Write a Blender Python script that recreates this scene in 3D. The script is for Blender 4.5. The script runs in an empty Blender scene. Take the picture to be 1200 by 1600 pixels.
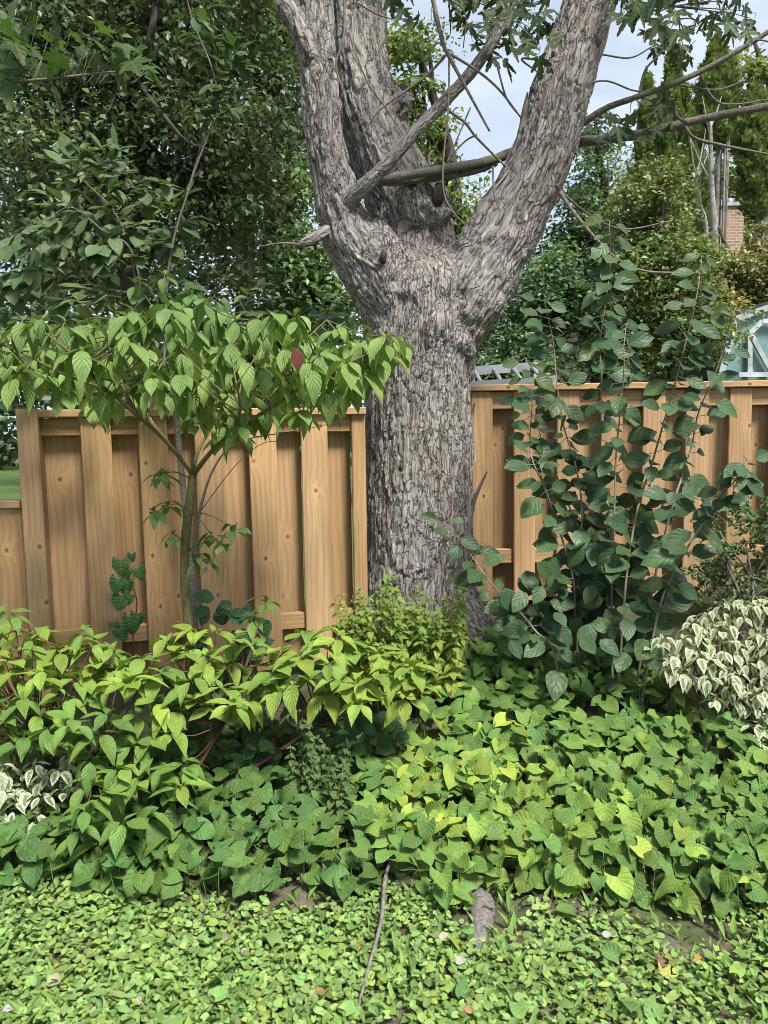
import bpy, math, random
import numpy as np
from mathutils import Vector, Matrix

R = math.radians
random.seed(7)
rng = np.random.default_rng(11)
scene = bpy.context.scene
col = scene.collection

# ------------------------------------------------------------------ camera
F_PX, CX, CY = 1202.0, 600.0, 800.0
PITCH, ROLL = R(6.0), R(0.9)
CAM = Vector((0.0, 0.0, 1.6))
fwd = Vector((0, math.cos(PITCH), -math.sin(PITCH)))
up0 = Vector((0, math.sin(PITCH), math.cos(PITCH)))
rt0 = Vector((1, 0, 0))
cup = up0 * math.cos(ROLL) + rt0 * math.sin(ROLL)
crt = rt0 * math.cos(ROLL) - up0 * math.sin(ROLL)
cam_d = bpy.data.cameras.new('camera')
cam = bpy.data.objects.new('camera', cam_d)
col.objects.link(cam)
mw = Matrix.Identity(4)
for i in range(3):
    mw[i][0], mw[i][1], mw[i][2], mw[i][3] = crt[i], cup[i], -fwd[i], CAM[i]
cam.matrix_world = mw
cam_d.sensor_fit = 'VERTICAL'
cam_d.sensor_height = 34.6
cam_d.lens = 34.6 * F_PX / 1600.0
cam_d.clip_start = 0.05
cam_d.clip_end = 2000
scene.camera = cam

# ------------------------------------------------------------------ sky, sun, exposure
SUN_EL, SUN_AZ = R(52), R(205)          # azimuth clockwise from +Y: behind the camera, a little to the right... see sun_dir
sun_dir = Vector((0.42, -0.62, 1.15)).normalized()   # towards the sun
SUN_EL = math.asin(sun_dir.z)
SUN_AZ = math.atan2(sun_dir.x, sun_dir.y)
world = bpy.data.worlds.new('World')
scene.world = world
world.use_nodes = True
wn, wl = world.node_tree.nodes, world.node_tree.links
wn.clear()
w_out = wn.new('ShaderNodeOutputWorld')
w_sky = wn.new('ShaderNodeTexSky')
w_sky.sky_type = 'NISHITA'
w_sky.sun_disc = False
w_sky.sun_elevation = SUN_EL
w_sky.sun_rotation = SUN_AZ
w_bg = wn.new('ShaderNodeBackground')
w_bg.inputs['Strength'].default_value = 0.075
wl.new(w_sky.outputs[0], w_bg.inputs['Color'])
w_tc = wn.new('ShaderNodeTexCoord')
w_map = wn.new('ShaderNodeMapping')
w_map.inputs['Scale'].default_value = (1.6, 1.6, 4.2)
w_map.inputs['Location'].default_value = (0.3, 0.1, 0.45)
wl.new(w_tc.outputs['Generated'], w_map.inputs['Vector'])
w_no = wn.new('ShaderNodeTexNoise')
w_no.inputs['Scale'].default_value = 1.5
w_no.inputs['Detail'].default_value = 7
w_no.inputs['Roughness'].default_value = 0.55
w_no.inputs['Distortion'].default_value = 0.4
wl.new(w_map.outputs[0], w_no.inputs['Vector'])
w_rp = wn.new('ShaderNodeValToRGB')
w_rp.color_ramp.elements[0].position = 0.30
w_rp.color_ramp.elements[0].color = (0.22, 0.22, 0.22, 1)
w_rp.color_ramp.elements[1].position = 0.66
w_rp.color_ramp.elements[1].color = (0.95, 0.95, 0.95, 1)
wl.new(w_no.outputs['Fac'], w_rp.inputs['Fac'])
w_cl = wn.new('ShaderNodeBackground')
w_cl.inputs['Color'].default_value = (0.76, 0.87, 1.0, 1)
w_cl.inputs['Strength'].default_value = 0.51
w_mx = wn.new('ShaderNodeMixShader')
wl.new(w_rp.outputs['Color'], w_mx.inputs['Fac'])
wl.new(w_bg.outputs[0], w_mx.inputs[1])
wl.new(w_cl.outputs[0], w_mx.inputs[2])
wl.new(w_mx.outputs[0], w_out.inputs['Surface'])

sun_d = bpy.data.lights.new('sun', 'SUN')
sun_d.energy = 3.5
sun_d.angle = R(15)
sun_d.color = (1.0, 0.965, 0.90)
sun = bpy.data.objects.new('sun', sun_d)
sun.rotation_euler = sun_dir.to_track_quat('Z', 'Y').to_euler()
sun.location = (2, -4, 8)
col.objects.link(sun)
vs = scene.view_settings
vs.view_transform = 'Standard'
vs.look = 'None'
vs.exposure = 1.12
vs.gamma = 1.0
vs.use_curve_mapping = False
scene.cycles.pixel_filter_type = 'BLACKMAN_HARRIS'
scene.cycles.filter_width = 0.85
scene.cycles.use_adaptive_sampling = True
scene.cycles.adaptive_threshold = 0.018
scene.cycles.max_bounces = 5
scene.cycles.diffuse_bounces = 2
scene.cycles.transmission_bounces = 4
scene.cycles.glossy_bounces = 2
scene.cycles.caustics_reflective = False
scene.cycles.caustics_refractive = False

# ------------------------------------------------------------------ picture <-> place helpers
def P(px, py, Y):
    d = fwd * F_PX + crt * (px - CX) - cup * (py - CY)
    return CAM + d * (Y / d.y)

def proj(p):
    v = Vector(p) - CAM
    z = max(v.dot(fwd), 1e-3)
    return CX + F_PX * v.dot(crt) / z, CY - F_PX * v.dot(cup) / z, z

def sstep(a, b, x):
    t = np.clip((np.asarray(x, float) - a) / (b - a), 0, 1)
    return t * t * (3 - 2 * t)

# numpy noise
def _hash(ix, iy, iz, seed=0):
    h = (ix * 374761393 + iy * 668265263 + iz * 2147483647 + seed * 1274126177) & 0xffffffff
    h = ((h ^ (h >> 13)) * 1274126177) & 0xffffffff
    h = ((h ^ (h >> 16)) * 2246822519) & 0xffffffff
    return ((h ^ (h >> 15)) & 0xffffff) / float(0xffffff)

def vnoise(p, seed=0):
    p = np.asarray(p, float)
    i = np.floor(p).astype(np.int64)
    f = p - i
    u = f * f * (3 - 2 * f)
    r = 0
    for a in (0, 1):
        for b in (0, 1):
            for c in (0, 1):
                w = (u[:, 0] if a else 1 - u[:, 0]) * (u[:, 1] if b else 1 - u[:, 1]) * (u[:, 2] if c else 1 - u[:, 2])
                r = r + w * _hash(i[:, 0] + a, i[:, 1] + b, i[:, 2] + c, seed)
    return r * 2 - 1

def fbm(p, octv=4, seed=0):
    p = np.asarray(p, float)
    s, a, r = 1.0, 1.0, 0
    for k in range(octv):
        r = r + a * vnoise(p * s, seed + k)
        s *= 2.03
        a *= 0.5
    return r

def worley(p, seed=0):
    i = np.floor(p).astype(np.int64)
    n = len(p)
    f1 = np.full(n, 9.0); f2 = np.full(n, 9.0); cid = np.zeros(n); rel = np.zeros(n)
    for a in (-1, 0, 1):
        for b in (-1, 0, 1):
            for c in (-1, 0, 1):
                x, y, z = i[:, 0] + a, i[:, 1] + b, i[:, 2] + c
                dx = x + _hash(x, y, z, seed) - p[:, 0]
                dy = y + _hash(x, y, z, seed + 1) - p[:, 1]
                dz = z + _hash(x, y, z, seed + 2) - p[:, 2]
                d = np.sqrt(dx * dx + dy * dy + dz * dz)
                m = d < f1
                f2 = np.where(m, f1, np.minimum(f2, d))
                cid = np.where(m, _hash(x, y, z, seed + 3), cid)
                rel = np.where(m, -dz, rel)
                f1 = np.where(m, d, f1)
    return f1, f2, cid, rel

def ground_z(x, y):
    x = np.asarray(x, float); y = np.asarray(y, float)
    top = np.clip(0.36 + 0.13 * x, 0.14, 0.75)
    z = top * sstep(2.45, 4.4, y) + 0.02 * sstep(2.2, 2.6, y)
    mound = 0.10 * np.exp(-((x - 0.2) ** 2 / 0.35 + (y - 4.15) ** 2 / 0.30))
    z = (z + mound) * (1 - sstep(5.0, 8.0, y))
    return z + 0.012 * np.sin(x * 5.1 + y * 2.3) * np.sin(y * 6.3 - x) * (y < 8)

def gz(x, y):
    return float(ground_z(x, y))

# ------------------------------------------------------------------ object helpers
def tag(o, label=None, cat=None, group=None, kind=None):
    if label: o['label'] = label
    if cat: o['category'] = cat
    if group: o['group'] = group
    if kind: o['kind'] = kind
    return o

def empty(name, loc, label, cat, group=None):
    o = bpy.data.objects.new(name, None)
    o.location = loc
    o.empty_display_size = 0.1
    col.objects.link(o)
    return tag(o, label, cat, group)

def link(name, me, mat=None, parent=None):
    if mat is not None and len(me.materials) == 0:
        me.materials.append(mat)
    o = bpy.data.objects.new(name, me)
    col.objects.link(o)
    if parent is not None:
        o.parent = parent
    return o

def np_mesh(name, verts, faces, smooth=True, tint=None, uv=None):
    """faces: (n,k) int array with one k, or a list of lists"""
    me = bpy.data.meshes.new(name)
    if isinstance(faces, np.ndarray):
        nf, k = faces.shape
        me.vertices.add(len(verts)); me.loops.add(nf * k); me.polygons.add(nf)
        me.vertices.foreach_set('co', np.asarray(verts, np.float32).ravel())
        me.loops.foreach_set('vertex_index', faces.astype(np.int32).ravel())
        me.polygons.foreach_set('loop_start', np.arange(0, nf * k, k, dtype=np.int32))
        me.polygons.foreach_set('use_smooth', np.full(nf, smooth))
        lv = faces.ravel()
    else:
        me.from_pydata([tuple(v) for v in verts], [], faces)
        me.polygons.foreach_set('use_smooth', np.full(len(me.polygons), smooth))
        lv = np.zeros(len(me.loops), np.int32)
        me.loops.foreach_get('vertex_index', lv)
    if uv is not None:
        ul = me.uv_layers.new(name='UVMap')
        ul.data.foreach_set('uv', np.asarray(uv, np.float32)[lv].ravel())
    if tint is not None:
        at = me.color_attributes.new('tint', 'FLOAT_COLOR', 'POINT')
        c = np.ones((len(verts), 4), np.float32); c[:, :3] = tint
        at.data.foreach_set('color', c.ravel())
    me.update(calc_edges=True)
    return me

def catmull(pts, n):
    pts = np.asarray(pts, float)
    if len(pts) < 3:
        t = np.linspace(0, 1, n)[:, None]
        return pts[0] * (1 - t) + pts[-1] * t
    e = np.vstack([2 * pts[0] - pts[1], pts, 2 * pts[-1] - pts[-2]])
    out = []
    m = len(pts) - 1
    for q in np.linspace(0, m - 1e-9, n):
        i = int(q); t = q - i
        a, b, c, d = e[i:i + 4]
        out.append(0.5 * (2 * b + (c - a) * t + (2 * a - 5 * b + 4 * c - d) * t * t + (3 * b - a - 3 * c + d) * t ** 3))
    return np.array(out)

def frames(c):
    t = np.gradient(c, axis=0)
    t /= np.linalg.norm(t, axis=1)[:, None] + 1e-12
    ref = np.array([1.0, 0, 0]) if abs(t[0][0]) < 0.8 else np.array([0, 1.0, 0])
    u = ref - t[0] * ref.dot(t[0]); u /= np.linalg.norm(u)
    U = []
    for k in range(len(c)):
        u = u - t[k] * u.dot(t[k]); u /= np.linalg.norm(u) + 1e-12
        U.append(u)
    U = np.array(U)
    return t, U, np.cross(t, U)

def tube(pts, radii, sides=8, n=None, rough=0.0, seed=0):
    """tapered tube through pts (each with radius), closed ends -> verts, faces list"""
    n = n or max(4, 3 * len(pts))
    pr = np.hstack([np.array([list(p) for p in pts], float), np.asarray(radii, float)[:, None]])
    c4 = catmull(pr, n)
    c, r = c4[:, :3], np.maximum(c4[:, 3], 0.0006)
    t, U, V = frames(c)
    an = np.arange(sides) * 2 * math.pi / sides
    vs_ = []
    rr = np.random.default_rng(seed + 5)
    for k in range(n):
        ring = r[k] * (1 + rough * rr.uniform(-1, 1, sides))
        vs_.append(c[k] + (np.cos(an) * ring)[:, None] * U[k] + (np.sin(an) * ring)[:, None] * V[k])
    v = np.vstack(vs_ + [c[:1], c[-1:]])
    f = []
    for k in range(n - 1):
        for s in range(sides):
            s2 = (s + 1) % sides
            f.append([k * sides + s, k * sides + s2, (k + 1) * sides + s2, (k + 1) * sides + s])
    a, b = n * sides, n * sides + 1
    for s in range(sides):
        s2 = (s + 1) % sides
        f.append([a, s2, s]); f.append([b, (n - 1) * sides + s, (n - 1) * sides + s2])
    return v, f

def join(parts):
    V, Fc, o = [], [], 0
    for v, f in parts:
        V.append(np.asarray(v, float)); Fc += [[i + o for i in q] for q in f]; o += len(v)
    return np.vstack(V), Fc

def tube_obj(name, pts, radii, mat, parent, sides=8, n=None, rough=0.0, seed=0):
    v, f = tube(pts, radii, sides, n, rough, seed)
    if parent is not None:
        v = v - np.array(parent_world(parent))
    return link(name, np_mesh(name, v, f), mat, parent)

def parent_world(o):
    l = Vector((0, 0, 0))
    while o is not None:
        l = l + o.location; o = o.parent
    return l

def box_vf(x0, x1, y0, y1, z0, z1, bev=0.0):
    if bev <= 0:
        v = [(x, y, z) for z in (z0, z1) for x, y in ((x0, y0), (x1, y0), (x1, y1), (x0, y1))]
        return np.array(v, float), [[3, 2, 1, 0], [4, 5, 6, 7], [0, 1, 5, 4], [1, 2, 6, 5], [2, 3, 7, 6], [3, 0, 4, 7]]
    b = bev
    ring = lambda d, z: [(x0 + b, y0 + d, z), (x1 - b, y0 + d, z), (x1 - d, y0 + b, z), (x1 - d, y1 - b, z), (x1 - b, y1 - d, z), (x0 + b, y1 - d, z), (x0 + d, y1 - b, z), (x0 + d, y0 + b, z)]
    inner = lambda z: [(x0 + b, y0 + b, z), (x1 - b, y0 + b, z), (x1 - b, y0 + b, z), (x1 - b, y1 - b, z), (x1 - b, y1 - b, z), (x0 + b, y1 - b, z), (x0 + b, y1 - b, z), (x0 + b, y0 + b, z)]
    v = ring(0, z0 + 0) + ring(0, z1)
    f = [[7, 6, 5, 4, 3, 2, 1, 0], list(range(8, 16))]
    for k in range(8):
        k2 = (k + 1) % 8
        f.append([k, k2, 8 + k2, 8 + k])
    return np.array(v, float), f

# ------------------------------------------------------------------ materials
MATS = {}
def newmat(name):
    m = bpy.data.materials.new(name)
    m.use_nodes = True
    m.node_tree.nodes.clear()
    return m, m.node_tree.nodes, m.node_tree.links

class G:
    """tiny node-graph helper"""
    def __init__(self, name):
        self.m, self.n, self.l = newmat(name)
        self.out = self.n.new('ShaderNodeOutputMaterial')
    def new(self, t, **kw):
        x = self.n.new(t)
        for k, v in kw.items():
            setattr(x, k, v)
        return x
    def put(self, sock, val):
        if isinstance(val, bpy.types.NodeSocket):
            self.l.new(val, sock)
        else:
            sock.default_value = val
    def math(self, op, a, b=0.0, c=None, clamp=False):
        x = self.new('ShaderNodeMath', operation=op, use_clamp=clamp)
        self.put(x.inputs[0], a); self.put(x.inputs[1], b)
        if c is not None: self.put(x.inputs[2], c)
        return x.outputs[0]
    def vmath(self, op, a, b=(0, 0, 0)):
        x = self.new('ShaderNodeVectorMath', operation=op)
        self.put(x.inputs[0], a); self.put(x.inputs[1], b)
        return x.outputs[0]
    def noise(self, vec, scale, detail=4, rough=0.55, dist=0.0):
        x = self.new('ShaderNodeTexNoise')
        if vec is not None: self.put(x.inputs['Vector'], vec)
        x.inputs['Scale'].default_value = scale
        x.inputs['Detail'].default_value = detail
        x.inputs['Roughness'].default_value = rough
        x.inputs['Distortion'].default_value = dist
        return x.outputs['Fac']
    def ramp(self, fac, stops):
        x = self.new('ShaderNodeValToRGB')
        el = x.color_ramp.elements
        while len(el) < len(stops): el.new(0.5)
        for e, (p, c) in zip(el, stops):
            e.position = p
            e.color = (c, c, c, 1) if isinstance(c, (int, float)) else (*c, 1)
        self.put(x.inputs['Fac'], fac)
        return x.outputs['Color']
    def mix(self, fac, a, b, mode='MIX'):
        x = self.new('ShaderNodeMix', data_type='RGBA', blend_type=mode)
        self.put(x.inputs[0], fac)
        self.put(x.inputs[6], a if isinstance(a, bpy.types.NodeSocket) else (*a, 1))
        self.put(x.inputs[7], b if isinstance(b, bpy.types.NodeSocket) else (*b, 1))
        return x.outputs[2]
    def bump(self, h, strength, dist=0.01):
        x = self.new('ShaderNodeBump')
        x.inputs['Strength'].default_value = strength
        x.inputs['Distance'].default_value = dist
        self.put(x.inputs['Height'], h)
        return x.outputs[0]
    def bsdf(self, color, rough=0.6, spec=0.3, normal=None, metal=0.0):
        b = self.new('ShaderNodeBsdfPrincipled')
        self.put(b.inputs['Base Color'], color if isinstance(color, bpy.types.NodeSocket) else (*color, 1))
        self.put(b.inputs['Roughness'], rough)
        b.inputs['Specular IOR Level'].default_value = spec
        b.inputs['Metallic'].default_value = metal
        if normal is not None: self.l.new(normal, b.inputs['Normal'])
        return b
    def finish(self, sh):
        self.l.new(sh, self.out.inputs['Surface'])
        return self.m
    def xyz(self, v):
        s = self.new('ShaderNodeSeparateXYZ')
        self.put(s.inputs[0], v)
        return s.outputs
    def comb(self, x, y, z):
        s = self.new('ShaderNodeCombineXYZ')
        for k, v in enumerate((x, y, z)): self.put(s.inputs[k], v)
        return s.outputs[0]

def leaf_mat(name, single, veins=7, slant=2.0, gloss=0.35, rough=0.45, trans=0.3, vein_c=0.35, bump=0.5, variegated=False, spots=0.0, flat=False):
    key = (name, single)
    if key in MATS: return MATS[key]
    g = G(name)
    if single:
        oi = g.new('ShaderNodeObjectInfo')
        base = oi.outputs['Color']
        rnd = oi.outputs['Random']
    else:
        at = g.new('ShaderNodeAttribute', attribute_name='tint')
        base = at.outputs['Color']
        rnd = None
    tc = g.new('ShaderNodeTexCoord')
    if flat:
        colr = base; nrm = None
    else:
        uv = g.xyz(tc.outputs['UV'])
        a = g.math('ABSOLUTE', g.math('MULTIPLY_ADD', uv[0], 2.0, -1.0))
        ph = g.math('SUBTRACT', g.math('MULTIPLY', uv[1], float(veins)), g.math('MULTIPLY', g.math('POWER', a, 0.8), slant))
        tri = g.math('ABSOLUTE', g.math('SUBTRACT', g.math('FRACT', ph), 0.5))      # 0 at mid, .5 at vein
        sec = g.math('SMOOTH_MIN', 1.0, g.math('MULTIPLY', g.math('SUBTRACT', tri, 0.36, clamp=True), 6.0), 0.1)
        mid = g.math('SUBTRACT', 1.0, g.math('MULTIPLY', a, 14.0), clamp=True)
        vein = g.math('MAXIMUM', sec, mid, clamp=True)
        lc = g.vmath('ADD', tc.outputs['Object'], g.comb(g.math('MULTIPLY', rnd, 61.0), g.math('MULTIPLY', rnd, 37.0), 0.0)) if single else tc.outputs['Object']
        nz = g.noise(lc, 3.5 if single else 28.0, 4)
        mott = g.ramp(nz, [(0.25, 0.78), (0.75, 1.16)])
        colr = g.mix(1.0, base, mott, 'MULTIPLY')
        if variegated:
            ed = g.math('ADD', a, g.math('MULTIPLY', g.math('SUBTRACT', g.noise(g.vmath('ADD', tc.outputs['UV'], oi.outputs['Location']) if single else tc.outputs['Object'], 7.0 if single else 40.0, 3), 0.5), 1.5))
            endm = g.math('ABSOLUTE', g.math('MULTIPLY_ADD', uv[1], 2.0, -1.0))
            ed = g.math('MAXIMUM', ed, g.math('SUBTRACT', endm, 0.12))
            mk = g.ramp(ed, [(0.30, 0.0), (0.52, 1.0)])
            colr = g.mix(mk, colr, (0.56, 0.59, 0.42))
        vein_tint = g.mix(0.55, base, (0.55, 0.75, 0.30))  # veins are paler than the blade
        colr = g.mix(g.math('MULTIPLY', vein, vein_c), colr, vein_tint)
        if spots > 0:
            sp = g.noise(lc, 9.0 if single else 60.0, 2)
            colr = g.mix(g.ramp(sp, [(0.62, 0.0), (0.70, spots)]), colr, (0.34, 0.40, 0.25))
        if single:      # bitten, browned and yellowed places on some leaves
            dm = g.noise(lc, 5.0, 4, 0.6)
            some = g.ramp(g.math('FRACT', g.math('MULTIPLY', rnd, 7.31)), [(0.45, 0.0), (0.75, 1.0)])
            yl = g.math('MULTIPLY', g.ramp(dm, [(0.52, 0.0), (0.66, 0.5)]), some)
            colr = g.mix(yl, colr, g.mix(0.55, base, (0.34, 0.36, 0.07)))
            br = g.math('MULTIPLY', g.ramp(g.noise(lc, 9.0, 3, 0.6), [(0.66, 0.0), (0.70, 0.9)]), some)
            colr = g.mix(br, colr, (0.10, 0.065, 0.03))
        h = g.math('ADD', g.math('MULTIPLY', vein, -0.8), g.math('MULTIPLY', tri, -0.9))
        nrm = g.bump(h, bump, 0.004)
    b = g.bsdf(colr, rough, gloss, nrm)
    tr = g.new('ShaderNodeBsdfTranslucent')
    hs = g.mix(1.0, colr, (1.0, 1.0, 0.55), 'MULTIPLY')
    g.l.new(hs, tr.inputs['Color'])
    mx = g.new('ShaderNodeMixShader')
    mx.inputs[0].default_value = trans
    g.l.new(b.outputs[0], mx.inputs[1]); g.l.new(tr.outputs[0], mx.inputs[2])
    MATS[key] = g.finish(mx.outputs[0])
    return MATS[key]

def bark_mat(name, c1, c2, c3=None, scale=(30, 30, 8), bump=0.6, dist=0.01):
    g = G(name)
    tc = g.new('ShaderNodeTexCoord')
    v = g.vmath('MULTIPLY', tc.outputs['Object'], scale)
    n1 = g.noise(v, 1.0, 8, 0.75, 0.5)
    c = g.ramp(n1, [(0.36, c1), (0.62, c2)])
    if c3:
        n2 = g.noise(tc.outputs['Object'], 9.0, 3)
        c = g.mix(g.ramp(n2, [(0.52, 0.0), (0.66, 0.8)]), c, c3)
    return g.finish(g.bsdf(c, 0.85, 0.15, g.bump(n1, bump, dist)).outputs[0])

def flat_mat(name, c, rough=0.6, spec=0.3, metal=0.0, var=0.12, scale=6.0):
    g = G(name)
    tc = g.new('ShaderNodeTexCoord')
    n = g.noise(tc.outputs['Object'], scale, 5)
    k = g.ramp(n, [(0.3, 1 - var), (0.7, 1 + var)])
    return g.finish(g.bsdf(g.mix(1.0, c, k, 'MULTIPLY'), rough, spec, None, metal).outputs[0])

def wood_mat(name, light, dark, knotc, rough=0.62):
    g = G(name)
    tc = g.new('ShaderNodeTexCoord')
    oi = g.new('ShaderNodeObjectInfo')
    off = g.comb(g.math('MULTIPLY', oi.outputs['Random'], 37.0), 0.0, g.math('MULTIPLY', oi.outputs['Random'], 91.0))
    co = g.vmath('ADD', tc.outputs['Object'], off)
    s = g.xyz(co)
    k2 = g.comb(s[0], s[2], 0.0)
    vo = g.new('ShaderNodeTexVoronoi', voronoi_dimensions='2D')
    vo.inputs['Scale'].default_value = 6.0
    g.put(vo.inputs['Vector'], g.vmath('MULTIPLY', k2, (1.1, 0.85, 1.0)))
    d = vo.outputs['Distance']
    cr = g.xyz(vo.outputs['Color'])
    has = g.ramp(cr[0], [(0.60, 0.0), (0.64, 1.0)])
    halo = g.math('MULTIPLY', g.math('POWER', 2.718, g.math('MULTIPLY', d, -7.0)), has)
    low = g.noise(g.vmath('MULTIPLY', co, (5.0, 5.0, 0.55)), 1.0, 3)
    gx = g.math('ADD', g.math('MULTIPLY', s[0], 34.0), g.math('ADD', g.math('MULTIPLY', low, 4.5), g.math('MULTIPLY', halo, 3.2)))
    ring = g.math('MULTIPLY_ADD', g.math('SINE', g.math('MULTIPLY', gx, 6.283)), 0.5, 0.5)
    fine = g.noise(g.vmath('MULTIPLY', co, (200.0, 200.0, 3.0)), 1.0, 4, 0.65)
    t = g.math('ADD', g.math('MULTIPLY', ring, 0.09), g.math('ADD', g.math('MULTIPLY', fine, 0.45), g.math('MULTIPLY', low, 0.45)))
    c = g.ramp(t, [(0.36, dark), (0.62, light)])
    c = g.mix(g.math('MULTIPLY', halo, 0.75), c, (light[0] * 1.25, light[1] * 1.22, light[2] * 1.15))
    hue = g.ramp(oi.outputs['Random'], [(0.0, (0.76, 0.72, 0.68)), (0.35, (1.0, 0.95, 0.88)), (0.65, (0.92, 0.92, 0.92)), (1.0, (1.15, 1.12, 1.08))])
    c = g.mix(1.0, c, hue, 'MULTIPLY')
    kn = g.math('MULTIPLY', g.ramp(g.math('ADD', d, g.math('MULTIPLY', g.math('SUBTRACT', fine, 0.5), 0.05)), [(0.03, 1.0), (0.085, 0.0)]), has)
    c = g.mix(g.math('MULTIPLY', kn, 0.92), c, knotc)
    cb = g.ramp(g.noise(g.vmath('MULTIPLY', co, (9.0, 9.0, 1.2)), 1.0, 5), [(0.32, 0.76), (0.68, 1.10)])
    c = g.mix(1.0, c, cb, 'MULTIPLY')
    b = g.bsdf(c, rough, 0.25, g.bump(g.math('ADD', g.math('MULTIPLY', fine, 0.7), g.math('MULTIPLY', ring, 0.3)), 0.25, 0.003))
    return g.finish(b.outputs[0])

# ------------------------------------------------------------------ leaf shapes
def leaf_shape(prof, rows=7, cols=5, fold=0.18, droop=0.25, lobe=0.0, wave=0.0, curl=0.0, seed=0, peak=None):
    """unit-length leaf along +Y, normal +Z. prof(t)=half width."""
    r = random.Random(seed)
    v, uv = [], []
    ph = r.uniform(0, 6.28)
    for i in range(rows):
        t = i / (rows - 1)
        w = prof(t)
        for j in range(cols):
            c = -1 + 2 * j / (cols - 1)
            x = c * w
            y = t - lobe * abs(c) ** 1.6 * (1 - t) ** 3
            z = fold * abs(x) - droop * t * t + wave * math.sin(t * 9 + ph + c * 1.3) * abs(c) - curl * (abs(c) ** 2) * w
            if i in (0, rows - 1) and lobe == 0:
                pass
            v.append((x, y, z)); uv.append(((c + 1) / 2, t))
    f = []
    for i in range(rows - 1):
        for j in range(cols - 1):
            a = i * cols + j
            f.append([a, a + 1, a + cols + 1, a + cols])
    return np.array(v), np.array(f), np.array(uv)

def pf_ovate(wid, k=0.42, tip=1.0):
    def p(t):
        if t <= 0 or t >= 1: return 0.004
        a = (t / k) if t < k else (1 - t) / (1 - k)
        return wid * (math.sin(a * math.pi / 2) ** (0.75 if t < k else tip))
    return p

def pf_table(wid, tab):
    xs, ys = zip(*tab)
    return lambda t: max(0.004, wid * float(np.interp(t, xs, ys)))

def pf_heart(wid):
    return pf_table(wid, [(0, .74), (.15, .96), (.3, 1.0), (.45, .94), (.6, .80), (.75, .58), (.88, .30), (1, 0)])

def pf_round(wid):
    return pf_table(wid, [(0, .72), (.25, 1.0), (.5, 1.0), (.75, .86), (.9, .62), (1, .34)])

SH = {}
SH['dogwood'] = [leaf_shape(pf_ovate(0.265, 0.43, 1.15), 8, 5, f_, d_, 0, 0.012, 0.0, s) for s, (f_, d_) in enumerate([(0.25, 0.22), (0.4, 0.45), (0.15, 0.12), (0.3, 0.6)])]
SH['ovate'] = [leaf_shape(pf_ovate(0.345, 0.42, 0.85), 7, 5, f_, d_, 0, 0.012, 0.05, s) for s, (f_, d_) in enumerate([(0.2, 0.1), (0.3, 0.3), (0.1, 0.2), (0.35, -0.08)])]
SH['heart'] = [leaf_shape(pf_heart(0.535), 8, 5, f_, d_, 0.34, w_, 0.0, s) for s, (f_, d_, w_) in enumerate([(0.20, 0.10, 0.05), (0.42, 0.28, 0.05), (0.08, 0.24, 0.07), (0.62, 0.10, 0.04), (-0.10, 0.32, 0.08), (0.30, 0.50, 0.05)])]
SH['round'] = [leaf_shape(pf_round(0.50), 6, 5, f_, d_, 0.30, 0.0, 0.0, s) for s, (f_, d_) in enumerate([(0.2, 0.15), (0.35, 0.25), (0.05, 0.3), (0.5, 0.1)])]
SH['spoon'] = [leaf_shape(pf_ovate(0.24, 0.6, 0.6), 5, 3, f_, d_, 0, 0.0, 0.0, s) for s, (f_, d_) in enumerate([(0.25, 0.2), (0.4, 0.4)])]
SH['mint'] = [leaf_shape(pf_ovate(0.36, 0.36, 0.9), 5, 3, f_, d_, 0, 0.02, 0.0, s) for s, (f_, d_) in enumerate([(0.3, 0.3), (0.5, 0.5)])]
SH['rhomb'] = [(np.array([(0, 0, 0), (0.30, 0.45, 0.08), (0, 1, -0.12), (-0.30, 0.45, 0.08)]), np.array([[0, 1, 2], [0, 2, 3]]), np.array([(0.5, 0), (1, 0.45), (0.5, 1), (0, 0.45)]))]
SH['narrow'] = [(np.array([(0, 0, 0), (0.13, 0.45, 0.04), (0, 1, -0.2), (-0.13, 0.45, 0.04)]), np.array([[0, 1, 2], [0, 2, 3]]), np.array([(0.5, 0), (1, 0.45), (0.5, 1), (0, 0.45)]))]

def lobed_shape(deep=0.55, seed=0, droop=0.3, fold=0.2):
    """five-lobed toothed maple leaf as a fan of quads round the petiole point"""
    r = random.Random(seed)
    lob = [(-112, 0.50), (-56, 0.84), (0, 1.0), (56, 0.84), (112, 0.50)]
    outl = []
    for k, (a, L) in enumerate(lob):
        L *= r.uniform(0.9, 1.08)
        for da, f_ in ((-19, 0.55), (-15, 0.72), (-9, 0.70), (-7, 0.90), (0, 1.0), (7, 0.90), (9, 0.70), (15, 0.72), (19, 0.55)):
            outl.append((a + da, L * f_))
        if k < 4:
            outl.append(((a + lob[k + 1][0]) / 2, 0.62 * (1 - deep)))
    outl = [(-165, 0.16)] + outl + [(165, 0.16)]
    v = [(0, 0.18, 0)]; uv = [(0.5, 0.2)]
    for a, L in outl:
        x, y = math.sin(R(a)) * L * 0.78, 0.18 + math.cos(R(a)) * L * 0.8
        v.append((x, y, fold * abs(x) * 0.6 - droop * (x * x + y * y) * 0.6)); uv.append((0.5 + x * 0.6, min(max(y, 0), 1)))
    f = [[0, i + 1, i] for i in range(1, len(v) - 1)]
    return np.array(v), np.array(f), np.array(uv)
SH['maple'] = [lobed_shape(0.48, s, d_, f_) for s, (d_, f_) in enumerate([(0.2, 0.3), (0.5, 0.1), (0.35, 0.5)])]
SH['oak'] = [lobed_shape(0.12, 10 + s, d_, f_) for s, (d_, f_) in enumerate([(0.2, 0.1), (0.45, 0.3)])]
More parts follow.
